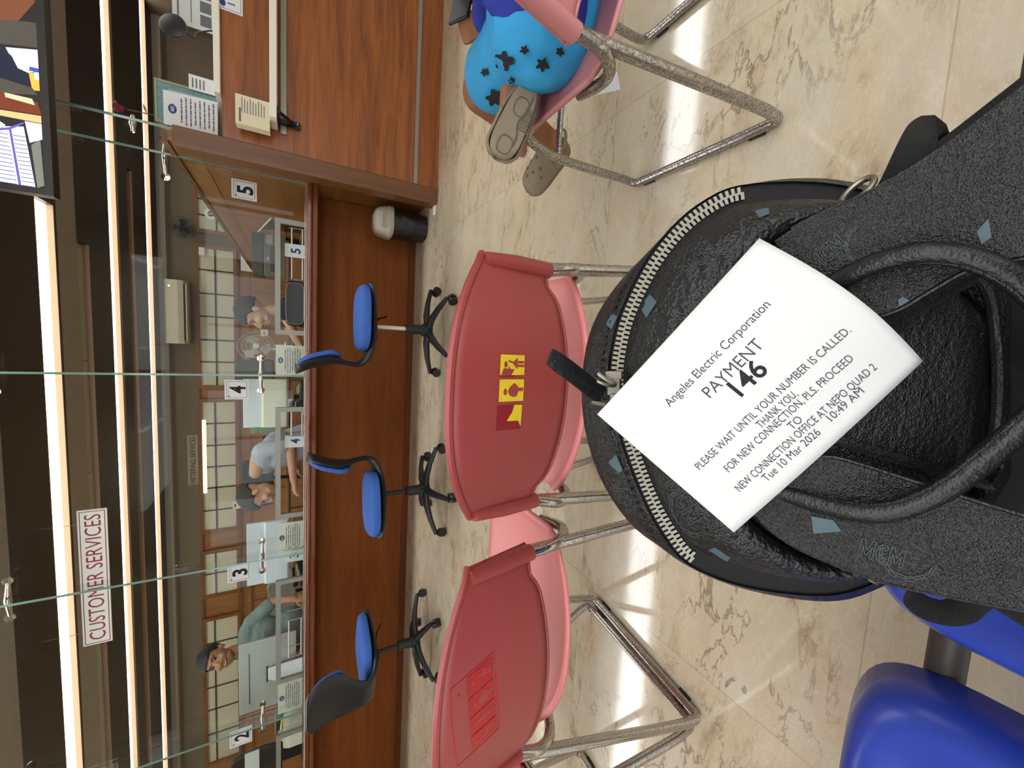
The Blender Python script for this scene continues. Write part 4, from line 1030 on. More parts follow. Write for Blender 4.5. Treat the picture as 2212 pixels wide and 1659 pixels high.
for pts in ([(1400, 632), (1419, 652), (1396, 687), (1381, 660)], [(1322, 676), (1334, 684), (1321, 712), (1309, 700)], [(1313, 1000), (1331, 983), (1345, 1016), (1338, 1022)], [(1530, 1188), (1544, 1182), (1578, 1205), (1570, 1214)],
            [(1752, 1115), (1800, 1124), (1818, 1148), (1757, 1153)], [(1630, 455), (1660, 448), (1662, 462), (1640, 470)], [(1940, 648), (1950, 640), (1968, 652), (1942, 662)], [(1770, 1262), (1792, 1262), (1790, 1276), (1766, 1280)], [(2110, 500), (2135, 472), (2142, 512), (2120, 528)], [(1590, 425), (1606, 432), (1598, 446), (1582, 440)]):
    loz(pts)

# dashed seam on the front side of the zip
def inside(x, y, poly):
    c = False; j = len(poly) - 1
    for i in range(len(poly)):
        (xi, yi), (xj, yj) = poly[i], poly[j]
        if (yi > y) != (yj > y) and x < (xj - xi) * (y - yi) / (yj - yi) + xi: c = not c
        j = i
    return c
inner = offset2(O_, -9); sp = resample(spline([V((x, y, 0)) for x, y in offset2(ZC, 34)], 10), 300); b = MB()
for i in range(30, 260, 2):
    p, q = sp[i], sp[i + 1].lerp(sp[i], 0.25)
    if inside(p.x, p.y, inner) and inside(q.x, q.y, inner):
        A_, B_ = drop(p.x, p.y, 0.0003), drop(q.x, q.y, 0.0003)
        if A_ is not None and B_ is not None and (A_ - B_).length < 0.006: b.tube([A_, B_], 0.00035, 5)
obj('stitching', b, mat('black thread', (8, 8, 9), 0.9), body)
# ================================================================== people
M_SKIN = mat('tan skin', (176, 124, 92), 0.5, bump=0.1, bscale=300, var=0.05, vscale=20)
M_SKINL = mat('light brown skin', (196, 148, 116), 0.5, var=0.05, vscale=20)
M_SKIND = mat('brown skin', (150, 98, 66), 0.5, bump=0.1, bscale=300, var=0.06, vscale=15)
M_HAIR = mat('black hair', (30, 26, 24), 0.55, bump=0.5, bscale=400)
M_HAIRG = mat('dark greying hair', (46, 42, 36), 0.6, bump=0.5, bscale=400)
M_EYE = mat('dark eye', (22, 18, 16), 0.2); M_LIP = mat('lips', (150, 86, 76), 0.5); M_TEETH = mat('teeth', (226, 218, 206), 0.4)
def frame_of(fwd, up):
    f = V(fwd).normalized(); u = V(up); u = (u - f * u.dot(f)).normalized(); r = f.cross(u)    # r: the person's right hand side
    return f, u, r
def head_geo(mb, c, fwd, up, k=1.0):
    f, u, r = frame_of(fwd, up); c = V(c)
    P = lambda x, y, z: c + (r * x + f * y + u * z) * k
    R = Matrix((r, f, u)).transposed().to_euler()
    E_ = lambda p, rr: mb.ell(P(*p), V(rr) * k, rot=R, n=20, mm=14)
    E_((0, -0.010, 0.035), (0.074, 0.094, 0.086)); E_((0, 0.020, -0.020), (0.062, 0.072, 0.080)); E_((0, 0.042, -0.078), (0.040, 0.042, 0.032))
    E_((0, 0.083, -0.068), (0.022, 0.012, 0.010)); E_((0, 0.070, 0.030), (0.052, 0.022, 0.016))
    mb.cap(P(0, 0.088, 0.005), P(0, 0.107, -0.030), 0.009 * k, 0.014 * k); E_((0.012, 0.094, -0.036), (0.009, 0.010, 0.008)); E_((-0.012, 0.094, -0.036), (0.009, 0.010, 0.008))
    for s in (-1, 1):
        E_((s * 0.040, 0.062, -0.030), (0.026, 0.024, 0.026)); E_((s * 0.077, -0.006, -0.006), (0.010, 0.020, 0.032)); E_((s * 0.032, 0.040, -0.070), (0.026, 0.030, 0.020))
    return P, R
def face_bits(parent, P, R, k=1.0, smile=False, hair=M_HAIR):
    b = MB()
    for s in (-1, 1): b.ell(P(s * 0.031, 0.079, 0.008), V((0.011, 0.007, 0.006)) * k, rot=R, n=10, mm=8)
    obj('eyes', b, M_EYE, parent)
    b = MB()
    for s in (-1, 1): b.tube([P(s * 0.014, 0.092, 0.026), P(s * 0.032, 0.089, 0.031), P(s * 0.048, 0.078, 0.027)], [0.0026 * k, 0.0034 * k, 0.002 * k], 6)
    obj('eyebrows', b, hair, parent)
    b = MB()
    if smile: b.tube([P(-0.026, 0.083, -0.057), P(-0.012, 0.094, -0.064), P(0.012, 0.094, -0.064), P(0.026, 0.083, -0.057)], 0.0055 * k, 8)
    else: b.tube([P(-0.022, 0.086, -0.062), P(0, 0.097, -0.062), P(0.022, 0.086, -0.062)], 0.0048 * k, 8)
    mo = obj('mouth', b, M_LIP, parent)
    if smile:
        b = MB(); b.tube([P(-0.016, 0.0945, -0.060), P(0, 0.0985, -0.063), P(0.016, 0.0945, -0.060)], 0.003 * k, 6); obj('teeth', b, M_TEETH, mo)
def hair_cap(parent, P, R, mt, k=1.0, low=-0.045, front=0.055, name='hair'):
    b = MB(); n, mm = 28, 16; rings = []
    for i in range(1, mm + 1):
        th = PI * 0.62 * i / mm; ring = []
        for j in range(n):
            a = 2 * PI * j / n; x, y, z = math.sin(th) * math.cos(a), math.sin(th) * math.sin(a), math.cos(th)
            lim = front if y > 0.45 else (low if y < 0.1 else low + (front - low) * (y - 0.1) / 0.35)
            zz = max(0.038 + 0.095 * z, lim); w_ = 1.0 + 0.03 * math.sin(7 * a + 3 * th) + 0.02 * math.sin(17 * a)
            ring.append(P(0.081 * x * w_, -0.012 + 0.102 * y * w_, zz))
        rings.append(ring)
    rv = b.loft(rings, True, False); tp = b.v(P(0, -0.012, 0.134))
    for j in range(n): b._f([tp, rv[0][j], rv[0][(j + 1) % n]])
    obj(name, b, mt, parent, solid=0.008, angle=80)
def hand_geo(mb, wrist, d, n, thumb, k=1.0, curl=0.5):
    """palm along d, back of the hand facing n, thumb on the side 'thumb' (vector)"""
    d, n = V(d).normalized(), V(n).normalized(); s = V(thumb); s = (s - d * s.dot(d)).normalized(); w = V(wrist)
    Q = lambda a, c, e: w + (d * a + s * c + n * e) * k
    for c in (-0.026, -0.009, 0.009, 0.026): mb.cap(Q(0.008, c * 0.75, 0), Q(0.078, c, 0.003), 0.0125 * k, 0.0115 * k, 10)
    for c, L in ((0.030, 0.068), (0.010, 0.078), (-0.010, 0.072), (-0.029, 0.056)):
        p0 = Q(0.080, c, 0.003); a1, a2, a3 = 0.35 * curl, 1.25 * curl, 2.0 * curl; dd = [d * math.cos(a) - n * math.sin(a) for a in (a1, a2, a3)]
        p1 = p0 + dd[0] * (L * 0.46 * k); p2 = p1 + dd[1] * (L * 0.32 * k); p3 = p2 + dd[2] * (L * 0.22 * k)
        mb.cap(p0, p1, 0.0092 * k, 0.0084 * k, 10); mb.cap(p1, p2, 0.0084 * k, 0.0078 * k, 10); mb.cap(p2, p3, 0.0078 * k, 0.0068 * k, 10)
    p0 = Q(0.022, 0.024, -0.002); p1 = Q(0.050, 0.050, -0.012); p2 = Q(0.082, 0.058, -0.022); mb.cap(p0, p1, 0.0125 * k, 0.0105 * k, 10); mb.cap(p1, p2, 0.0100 * k, 0.0082 * k, 10)
def body_obj(mb, mt, parent, voxel=0.006, it=5, name='body'):
    return obj(name, remeshed(mb, voxel, it), mt, parent, angle=180, recalc=False)
def wear(name, mb, mt, parent, voxel=0.007, it=4, disp=0.0):
    o = obj(name, remeshed(mb, voxel, it), mt, parent, angle=180, recalc=False)
    if disp:
        tx = bpy.data.textures.new(name + ' folds', 'CLOUDS'); tx.noise_scale = 0.07
        md = o.modifiers.new('folds', 'DISPLACE'); md.texture = tx; md.strength = disp; md.mid_level = 0.5; md.texture_coords = 'LOCAL'
    return o

# ---- child on the dusty pink chair (only legs, lap, cuff and hand come into the picture)
M_CYAN = mat('bright cyan cotton', (52, 164, 222), 0.8, bump=0.2, bscale=500, var=0.05, vscale=14)
M_ROYAL = mat('royal blue quilted cotton', (40, 56, 164), 0.75, bump=0.4, bscale=160, var=0.08, vscale=20)
M_CLOG = mat('taupe rubber clog', (140, 126, 104), 0.75, bump=0.3, bscale=700, var=0.05)
M_CLOGD = mat('dark taupe rubber', (104, 94, 78), 0.8, bump=0.3, bscale=700)
kid = thing('person', 'child in bright blue shorts and taupe clogs sitting on the dusty pink chair', 'person', (0.665, 0.70, 0.44))
O0 = V((0.665, 0.70, 0.44))
k_ = lambda x, y, z: V((x, y, z)) - O0
b = MB()
LH, LK, LA = k_(0.595, 0.69, 0.500), k_(0.650, 1.020, 0.478), at(1205, 322, t=1.165) - O0
RH, RK, RA = k_(0.745, 0.69, 0.500), k_(1.09, 0.790, 0.470), at(1112, 238, t=0.845) - O0
b.cap(LH + V((0.02, 0, 0)), RH, 0.078); b.cap(k_(0.675, 0.68, 0.52), k_(0.78, 0.655, 0.70), 0.082, 0.100); b.cap(k_(0.73, 0.65, 0.80), k_(0.86, 0.65, 0.80), 0.075)
b.cap(k_(0.78, 0.655, 0.70), k_(0.80, 0.65, 0.80), 0.105, 0.095); b.cap(k_(0.80, 0.65, 0.86), k_(0.80, 0.665, 0.93), 0.042, 0.038)
b.cap(LH, LK, 0.074, 0.053); b.cap(LK, LK.lerp(LA, 0.35), 0.052, 0.050); b.cap(LK.lerp(LA, 0.35), LA, 0.050, 0.031); b.cap(LA, LA + V((-0.02, 0.02, -0.02)), 0.029, 0.024)
b.cap(RH, RK, 0.074, 0.055); b.cap(RK, RA, 0.053, 0.034); b.cap(RA, RA + V((-0.02, 0.0, 0.0)), 0.034, 0.03)
SL, EL, WL = k_(0.690, 0.655, 0.82), at(1100, -190, t=0.84) - O0, at(1056, 40, t=0.915) - O0
SR, ER, WR = k_(0.905, 0.66, 0.82), k_(0.96, 0.78, 0.66), k_(0.96, 0.95, 0.66)
for s_, e_, w_ in ((SL, EL, WL), (SR, ER, WR)): b.cap(s_, e_, 0.042, 0.034); b.cap(e_, w_, 0.034, 0.024)
hand_geo(b, WL, at(1010, 62, t=0.955) - O0 - WL, (-0.75, -0.35, 0.45), at(1000, 0, t=0.93) - O0 - WL, 0.80, 0.8)
hand_geo(b, WR, (-0.10, 0.95, 0.10), (0.85, 0.05, 0.55), (-0.5, 0.1, 0.8), 0.86, 0.75)
P_, R_ = head_geo(b, k_(0.80, 0.675, 1.03), (0, 0.9, -0.35), (0, 0.35, 0.9), 0.93)
kb = body_obj(b, M_SKIND, kid, 0.0055)
face_bits(kid, P_, R_, 0.93); hair_cap(kid, P_, R_, M_HAIR, 0.93)
b = MB(); b.cap(LH, RH, 0.106); b.cap(LH, LH.lerp(LK, 0.70), 0.086, 0.078, 20); b.cap(RH, RH.lerp(RK, 0.78), 0.086, 0.074, 20)
sh = wear('shorts', b, M_CYAN, kid, 0.006, 5, 0.008)
b = MB(); b.cap(k_(0.640, 0.655, 0.545), k_(0.74, 0.655, 0.56), 0.098); b.cap(k_(0.575, 0.640, 0.500), k_(0.735, 0.625, 0.50), 0.055); b.cap(k_(0.70, 0.66, 0.58), k_(0.80, 0.65, 0.80), 0.120, 0.110); b.cap(SL, SR, 0.07)
for s_, e_, w_ in ((SL, EL, WL), (SR, ER, WR)): b.cap(s_, e_, 0.058, 0.052); b.cap(e_, e_.lerp(w_, 0.95), 0.052, 0.044)
wear('jacket', b, M_ROYAL, kid, 0.007, 4, 0.012)
def clog(parent, heel, toe, nrm, L, wd):
    """clog shoe: heel and toe centres of the outsole, nrm points out of the sole"""
    ax = (toe - heel).normalized(); nn = V(nrm); nn = (nn - ax * nn.dot(ax)).normalized(); sd = ax.cross(nn); n = 40
    def prof(sc, h, push=0.0):
        ring = []
        for j in range(n):
            a = 2 * PI * j / n; c, s_ = math.cos(a), math.sin(a)
            f = 0.5 + 0.5 * math.copysign(abs(c) ** 0.72, c); hw = wd * (0.82 + 0.30 * f - 0.10 * math.sin(PI * f)) * math.copysign(abs(s_) ** 0.80, s_)
            p = heel + ax * (L * (0.5 + (f - 0.5) * sc)) + sd * (hw * sc) + nn * h; ring.append(p)
        return ring
    b = MB(); b.loft([prof(0.3, -0.004), prof(0.80, -0.004), prof(0.93, -0.0045), prof(0.985, -0.008), prof(1.0, -0.013), prof(1.0, -0.022), prof(0.97, -0.026), prof(0.6, -0.026)]); o = obj('outsole', b, M_CLOG, parent, angle=50)
    for f, rx, ry in ((0.34, 0.0150, 0.0125), (0.83, 0.0150, 0.0130)):
        b = MB(); c0 = heel + ax * (L * f) + nn * (-0.0035)
        b.loft([[c0 + ax * (rx * q * math.copysign(abs(math.cos(t_)) ** 0.7, math.cos(t_))) + sd * (ry * q * math.copysign(abs(math.sin(t_)) ** 0.7, math.sin(t_))) + nn * h for t_ in [2 * PI * k / 24 for k in range(24)]] for q, h in ((1.18, -0.003), (1.16, 0.0012), (1.04, 0.0012), (1.0, -0.0022), (0.2, -0.0022))]); obj('tread_patch', b, M_CLOGD, o)
    b = MB()
    for i in range(9):
        c0 = heel + ax * (L * (0.32 + 0.032 * i)) + sd * (-wd * 0.62); b.tube([c0 + sd * 0.010 + nn * -0.004, c0 - sd * 0.012 + nn * -0.0045], 0.0016, 6)
    P2 = spline([heel + ax * (L * f) + sd * (wd * g) - nn * 0.0032 for f, g in ((0.16, -0.42), (0.34, -0.40), (0.52, -0.20), (0.66, -0.44), (0.80, -0.48))], 6); b.tube(P2, 0.0017, 6); obj('tread_groove', b, M_CLOGD, o)
    b = MB()
    def up(u, v):
        a = PI * v; f = 0.42 + 0.585 * u; hw = wd * (0.92 + 0.18 * f) * (1 if f < 0.8 else math.sqrt(max(0.0, 1 - ((f - 0.8) / 0.21) ** 2)))
        hh = (0.075 - 0.030 * u) * (1 if f < 0.86 else math.sqrt(max(0.0, 1 - ((f - 0.86) / 0.15) ** 2)))
        return heel + ax * (L * f) + sd * (hw * math.cos(a)) - nn * (0.018 + hh * math.sin(a) ** 0.8)
    b.grid(up, 14, 18); obj('upper', b, M_CLOG, o, solid=0.006, angle=80)
    b = MB()
    for u_, v_ in ((0.35, 0.3), (0.35, 0.7), (0.55, 0.4), (0.55, 0.62), (0.2, 0.5), (0.72, 0.5), (0.5, 0.2), (0.5, 0.8)):
        p = up(u_, v_); nn2 = (up(u_ + 0.02, v_) - p).cross(up(u_, v_ + 0.02) - p).normalized(); c0 = heel + ax * (L * 0.6) - nn * 0.03
        if nn2.dot(p - c0) < 0: nn2 = -nn2
        b.tube([p + nn2 * 0.0015, p + nn2 * 0.0042], 0.0048, 10)
    obj('vent_hole', b, M_CLOGD, o)
    b = MB(); P2 = spline([heel + ax * (L * 0.44) + sd * wd * 0.9 - nn * 0.05, heel + ax * (L * 0.15) + sd * wd * 0.95 - nn * 0.065, heel - ax * 0.012 - nn * 0.072, heel + ax * (L * 0.15) - sd * wd * 0.95 - nn * 0.065, heel + ax * (L * 0.44) - sd * wd * 0.9 - nn * 0.05], 6); b.tube(P2, 0.008, 8, flat=(0.35, 1.0), up=nn); obj('heel_strap', b, M_CLOG, o)
    b = MB()
    def wall(u, v): 
        a = PI * 0.5 + PI * u; c, s_ = math.cos(a), math.sin(a); f = 0.44 + 0.44 * c * 1.0
        return heel + ax * (L * max(f, 0.0)) + sd * (wd * 0.97 * s_) - nn * (0.020 + 0.030 * v)
    b.grid(wall, 16, 3); obj('side_wall', b, M_CLOG, o, solid=0.005, angle=80)
h0, t0 = at(1153, 172, t=0.765) - O0, at(1078, 338, t=0.80) - O0
clog(kid, h0, t0, (EYE - O0 - h0).normalized() + V((-0.25, 0, 0.05)), (t0 - h0).length, 0.033)
hl = at(1232, 322, t=1.20) - O0; tl = at(1160, 412, t=1.24) - O0; tdir = (tl - hl).normalized()
clog(kid, hl, hl + tdir * 0.172, (0.05, 0.35, -0.93), 0.172, 0.036)
# plain dark motifs scattered over the shorts
t = thing('phone', 'black phone held in the hand of the child in blue', 'phone', at(1003, 22, t=0.95))
dp = (at(985, 62, t=0.95) - at(1010, -60, t=0.93)).normalized(); wv = (at(1003, 60, t=0.93) - at(978, 30, t=0.96)); wv = (wv - dp * wv.dot(dp)).normalized()
Rq = Matrix((dp, wv, dp.cross(wv))).transposed().to_quaternion(); c0 = at(990, 44, t=0.945) - V(t.location) - dp * 0.072
b = MB(); b.box(c0, (0.150, 0.072, 0.009), rot=Rq); obj('case', b, M_BLACK, t, bevel=0.004, seg=3)

# ---- clerk seated in profile at station 5
def seated_clerk(name_label, x, y, hz, fwd, skin, shirt, hair, arms, lean=(0, 0, 0), cat='person', head_up=(0, 0, 1), head_off=(0, 0, 0), face=True, smile=False, desk_z=0.0, seat=0.46, legs=True, hk=1.15):
    root = thing('person', name_label, cat, (x, y, seat)); O = V((x, y, seat)); f, u, r = frame_of(fwd, (0, 0, 1)); ln = V(lean)
    q = lambda a, c, e: r * a + f * c + u * (e - seat)
    hipz = seat + 0.09; shz = hz - 0.25
    b = MB(); c = MB()
    hp = q(0, 0, hipz); ch = q(0, 0.02, shz - 0.14) + ln * 0.7; nk = q(0, 0.02, shz + 0.03) + ln
    for mb_, g in ((b, 0.0), (c, 0.016)):
        mb_.cap(hp + r * 0.07, hp - r * 0.07, 0.125 + g); mb_.cap(hp, ch, 0.135 + g, 0.138 + g); mb_.cap(ch + r * 0.07, ch - r * 0.07, 0.125 + g); mb_.cap(nk + r * 0.14 - u * 0.05, nk - r * 0.14 - u * 0.05, 0.068 + g)
    b.cap(nk, nk + u * 0.09 + f * 0.01 + V(head_off) * 0.4, 0.054, 0.050)
    hc = nk + u * 0.19 + f * 0.03 + V(head_off)
    hf = V(fwd) if isinstance(fwd, (tuple, list)) else fwd
    P, R = head_geo(b, hc, head_off and (V(head_dir) if (head_dir := globals().get('_hd')) else hf) or hf, head_up, hk)
    for s, (el, wr, fist) in zip((1, -1), arms):
        sh_ = nk + r * (0.195 * s) - u * 0.06; el, wr = V(el) - O, V(wr) - O
        b.cap(sh_, el, 0.050, 0.041); b.cap(el, wr, 0.041, 0.028); hand_geo(b, wr, (wr - el), fist[0], fist[1], 1.0, 0.6)
        c.cap(sh_, sh_.lerp(el, 0.78), 0.068, 0.062)
    if legs:
        for s in (1, -1):
            kn = hp + r * (0.10 * s) + f * 0.33; b.cap(hp + r * (0.09 * s), kn, 0.085, 0.060); b.cap(kn, kn + f * 0.03 - u * (hipz - 0.06), 0.056, 0.040); b.cap(kn + f * 0.03 - u * (hipz - 0.05), kn + f * 0.16 - u * (hipz - 0.045), 0.040, 0.036)
    body_obj(b, skin, root, 0.0065, 4)
    if legs:
        d = MB(); d.cap(hp + r * 0.08, hp - r * 0.08, 0.130)
        for s in (1, -1):
            kn = hp + r * (0.10 * s) + f * 0.33; d.cap(hp + r * (0.09 * s), kn, 0.098, 0.074); d.cap(kn, kn + f * 0.03 - u * (hipz - 0.12), 0.072, 0.060)
        wear('trousers', d, M_TROU, root, 0.009, 4)
    wear('shirt', c, shirt, root, 0.008, 4, 0.012)
    if face: face_bits(root, P, R, hk, smile, hair)
    hair_cap(root, P, R, hair, hk)
    return root
M_TROU = mat('dark trousers', (36, 38, 48), 0.8)
M_SHDARK = mat('black polo shirt', (30, 32, 36), 0.8, bump=0.2, bscale=300)
M_SHGREY = mat('pale grey shirt', (166, 172, 182), 0.8, bump=0.2, bscale=300)
M_SHSAGE = mat('grey green shirt', (126, 142, 138), 0.8, bump=0.2, bscale=300)
_hd = None
seated_clerk('clerk with short dark hair in a black shirt, seated in profile behind station 5', 0.28, 3.98, 1.225, (-0.97, -0.22, 0), M_SKINL, M_SHDARK, M_HAIRG,
             [((0.10, 4.33, 0.98), (-0.10, 4.22, 0.875), ((0, 0.1, 1), (-0.3, -0.9, 0))), ((0.14, 3.86, 0.98), (-0.08, 3.80, 0.870), ((0, 0, 1), (0, 1, 0.2)))], lean=(-0.07, -0.01, 0))
_hd = (-0.75, -0.45, -0.72)
seated_clerk('clerk in a pale grey shirt bending over the counter behind station 4', -0.86, 4.02, 1.43, (-0.80, -0.60, 0), M_SKINL, M_SHGREY, M_HAIRG,
             [((-0.99, 4.30, 0.95), (-1.22, 4.16, 0.885), ((0, 0, 1), (-0.6, -0.8, 0))), ((-0.93, 3.74, 0.945), (-1.22, 3.69, 0.915), ((0, -0.35, 0.9), (0, 0.9, 0.3)))], lean=(-0.20, -0.08, -0.02), head_up=(-0.85, -0.25, 0.50), head_off=(-0.26, -0.04, -0.20))
_hd = (0.18, -0.95, -0.02)
seated_clerk('smiling clerk in a grey green shirt standing behind the silver monitor', -2.76, 3.99, 1.53, (0.28, -0.96, 0), M_SKIN, M_SHSAGE, M_HAIR,
             [((-3.03, 4.02, 1.12), (-2.98, 3.90, 0.95), ((0, -0.3, 1), (1, 0, 0))), ((-2.46, 4.04, 1.08), (-2.42, 3.93, 0.90), ((0.9, -0.2, 0.2), (-0.2, -0.9, 0)))], lean=(-0.03, -0.03, 0), head_up=(0.20, -0.05, 1.0), head_off=(0.0, -0.01, -0.015), smile=True, seat=0.86, legs=False)

# ---- the photographer's own lap
me_ = thing('person', 'lap and legs of the seated photographer under the black backpack', 'person', (0.0, -0.12, 0.44)); O1 = V((0, -0.12, 0.44))
g_ = lambda x, y, z: V((x, y, z)) - O1
b = MB()
for s in (-1, 1):
    c1 = -0.068 if s < 0 else 0.064; r1 = 0.074 if s < 0 else 0.070
    b.cap(g_(c1, -0.16, 0.535), g_(c1, 0.0, 0.525), 0.088, r1); b.cap(g_(c1, 0.0, 0.525), g_(s * 0.055, 0.175, 0.525), r1, 0.048)
    b.cap(g_(s * 0.055, 0.175, 0.52), g_(s * 0.055, 0.17, 0.30), 0.048, 0.050); b.cap(g_(s * 0.055, 0.17, 0.30), g_(s * 0.055, 0.16, 0.07), 0.050, 0.036); b.cap(g_(s * 0.055, 0.14, 0.045), g_(s * 0.055, 0.27, 0.034), 0.040, 0.030)
b.cap(g_(-0.07, -0.20, 0.56), g_(0.07, -0.20, 0.56), 0.115); b.cap(g_(0, -0.21, 0.58), g_(0, -0.24, 0.80), 0.13, 0.13)
body_obj(b, mat('tan leg skin', (150, 102, 74), 0.5, var=0.06), me_, 0.007)
b = MB()
for s in (-1, 1): b.cap(g_(s * 0.080, -0.18, 0.540), g_(s * 0.064, 0.036, 0.528), 0.102, 0.079)
b.cap(g_(-0.07, -0.20, 0.56), g_(0.07, -0.20, 0.56), 0.128); b.cap(g_(0, -0.21, 0.58), g_(0, -0.24, 0.80), 0.145, 0.145)
wear('black_clothes', b, mat('black cotton', (20, 20, 22), 0.85), me_, 0.009)
# ================================================================== hanging signs, screen, wall things
def span(px0, px1, py0, py1, y):
    """place limits of an upright rectangle at depth y: xa, xb, za, zb from its pixel box"""
    a = at(px1, py1, y=y); c = at(px0, py0, y=y); d = at(px0, py1, y=y); e = at(px1, py0, y=y)
    return (a.x + d.x) / 2, (c.x + e.x) / 2, (a.z + e.z) / 2, (c.z + d.z) / 2
yS = 4.6
xa, xb, za, zb = -2.84, -1.60, 2.352, 2.541
t = thing('hanging_sign', 'white hanging sign reading CUSTOMER SERVICES in red letters', 'sign', ((xa + xb) / 2, yS, za))
w_, h_ = (xb - xa) / 2, zb - za
b = MB(); b.bx(-w_, w_, 0, 0.012, 0, h_); obj('board', b, mat('white sign face', (252, 246, 242), 0.5), t, smooth=False)
b = MB(); put_text(b, 'CUSTOMER SERVICES', (0, -0.0015, h_ * 0.22), (1, 0, 0), (0, 0, 1), w_ * 1.86, h_ * 0.56, 0.0, 0.0); obj('lettering', b, M_REDINK, t, smooth=False, recalc=False)
b = MB(); k = 0.006
for q in ((-w_ + 0.012, w_ - 0.012, 0.012, 0.012 + k), (-w_ + 0.012, w_ - 0.012, h_ - 0.012 - k, h_ - 0.012), (-w_ + 0.012, -w_ + 0.012 + k, 0.012, h_ - 0.012), (w_ - 0.012 - k, w_ - 0.012, 0.012, h_ - 0.012)):
    b.poly([(q[0], -0.001, q[2]), (q[1], -0.001, q[2]), (q[1], -0.001, q[3]), (q[0], -0.001, q[3])])
obj('border', b, M_REDINK, t, smooth=False, recalc=False)
for s in (-1, 1):
    b = MB(); b.tube([(s * w_ * 0.8, 0.006, h_), (s * w_ * 0.8, 0.006, CEIL - za)], 0.002, 6); obj('cord', b, M_STEEL, t)
xa, xb, za, zb = span(405, 428, 940, 1047, YB - 0.012)
t = thing('wall_plate', 'grey plate reading METERING SERVICES on the dark back wall', 'sign', ((xa + xb) / 2, YB - 0.012, za)); w_, h_ = (xb - xa) / 2, zb - za
b = MB(); b.bx(-w_, w_, 0, 0.011, 0, h_); obj('plate', b, mat('grey beige plate', (150, 142, 124), 0.6), t, smooth=False)
b = MB(); put_text(b, 'METERING SERVICES', (0, -0.0015, h_ * 0.25), (1, 0, 0), (0, 0, 1), w_ * 1.88, h_ * 0.5, 0.0, 0.0); obj('lettering', b, M_INK, t, smooth=False, recalc=False)

# ceiling-hung television at the top right
yT = 2.60; x0 = at(115, 425, y=yT).x; z0 = at(106, 200, y=yT).z; TWD, THT = 0.98, 0.56
t = thing('television', 'black framed television showing a bright blurred room, hung above the reception counter', 'television', (x0 + TWD / 2, yT, z0))
b = MB(); b.bx(-TWD / 2, TWD / 2, 0.004, 0.055, 0, THT); obj('cabinet', b, M_BLACK, t, bevel=0.004)
fw = 0.026
b = MB()
for q in ((-TWD / 2, TWD / 2, 0, fw), (-TWD / 2, TWD / 2, THT - fw, THT), (-TWD / 2, -TWD / 2 + fw, fw, THT - fw), (TWD / 2 - fw, TWD / 2, fw, THT - fw)): b.bx(q[0], q[1], -0.006, 0.004, q[2], q[3])
obj('bezel', b, mat('dark brown screen bezel', (36, 28, 24), 0.35), t, smooth=False)
SC = [('screen dark', (44, 40, 38), 0.30), ('screen brown', (132, 78, 50), 0.5), ('screen grey', (86, 82, 74), 0.45), ('screen white', (226, 230, 248), 0.95), ('screen navy', (34, 36, 66), 0.35), ('screen orange', (252, 176, 66), 0.95), ('screen blue', (60, 84, 196), 0.7), ('screen rust', (126, 58, 30), 0.5), ('screen cream', (212, 204, 168), 0.8), ('screen tan', (226, 186, 128), 0.85), ('screen lavender', (206, 208, 242), 0.95), ('screen violet', (110, 96, 190), 0.6), ('screen mesh', (128, 132, 122), 0.55)]
smats = []
for n_, c_, s_ in SC: smats.append(emitter(n_, c_, s_))
b = MB()
def scr(mi, pts, lift):
    b.mi = mi; P = []
    for px, py in pts:
        p = at(px, py, y=yT + 0.003); x = min(max(p.x - (x0 + TWD / 2), -TWD / 2 + fw), TWD / 2 - fw); z = min(max(p.z - z0, fw), THT - fw); P.append((x, 0.003 - lift, z))
    b.poly(P)
b.mi = 0; b.poly([(-TWD / 2 + fw, 0.0035, fw), (TWD / 2 - fw, 0.0035, fw), (TWD / 2 - fw, 0.0035, THT - fw), (-TWD / 2 + fw, 0.0035, THT - fw)])
for i, (mi, pts) in enumerate(((1, [(-60, -60), (78, -60), (75, 5), (40, 45), (-60, 40)]), (2, [(-60, 40), (8, 42), (82, 50), (88, 105), (5, 95), (-60, 90)]), (3, [(12, 102), (82, 108), (88, 152), (62, 158), (34, 145)]), (4, [(-60, 100), (8, 104), (26, 122), (40, 150), (64, 160), (66, 186), (5, 166), (-60, 160)]), (5, [(62, 156), (90, 160), (92, 198), (70, 195)]), (6, [(64, 144), (90, 150), (90, 158), (63, 153)]), (3, [(74, 156), (88, 158), (86, 174), (75, 172)]),
                              (2, [(-60, 165), (0, 168), (70, 190), (82, 206), (-60, 198)]), (7, [(-60, 196), (5, 198), (82, 222), (94, 250), (-60, 226)]), (8, [(10, 200), (70, 214), (76, 228), (12, 210)]), (9, [(-60, 228), (94, 252), (94, 268), (-60, 238)]), (3, [(54, 262), (96, 270), (96, 302), (65, 309)]), (3, [(0, 262), (12, 270), (10, 282), (0, 278)]),
                              (10, [(-60, 272), (52, 274), (78, 412), (46, 418), (-60, 400)]), (12, [(68, 314), (88, 302), (97, 402), (82, 412)]), (11, [(20, 278), (25, 278), (48, 414), (42, 414)]), (11, [(-60, 280), (20, 276), (52, 264), (53, 268), (22, 281), (-60, 285)]))):
    scr(mi, pts, 0.0002 * (i + 1))
for r_ in range(14):      # fine mesh seen in the bright window on the screen
    y_ = 290 + 9 * r_
    scr(11 if r_ % 2 else 12, [(-60, y_ - 16), (18 + r_ * 1.7, y_), (18 + r_ * 1.7, y_ + 1.6), (-60, y_ - 14.4)], 0.0036); scr(12, [(29 + r_ * 1.7, y_ + 2), (56 + r_ * 1.7, y_ + 6), (56 + r_ * 1.7, y_ + 7.6), (29 + r_ * 1.7, y_ + 3.6)], 0.0036)
obj('screen', b, smats, t, smooth=False, recalc=False)
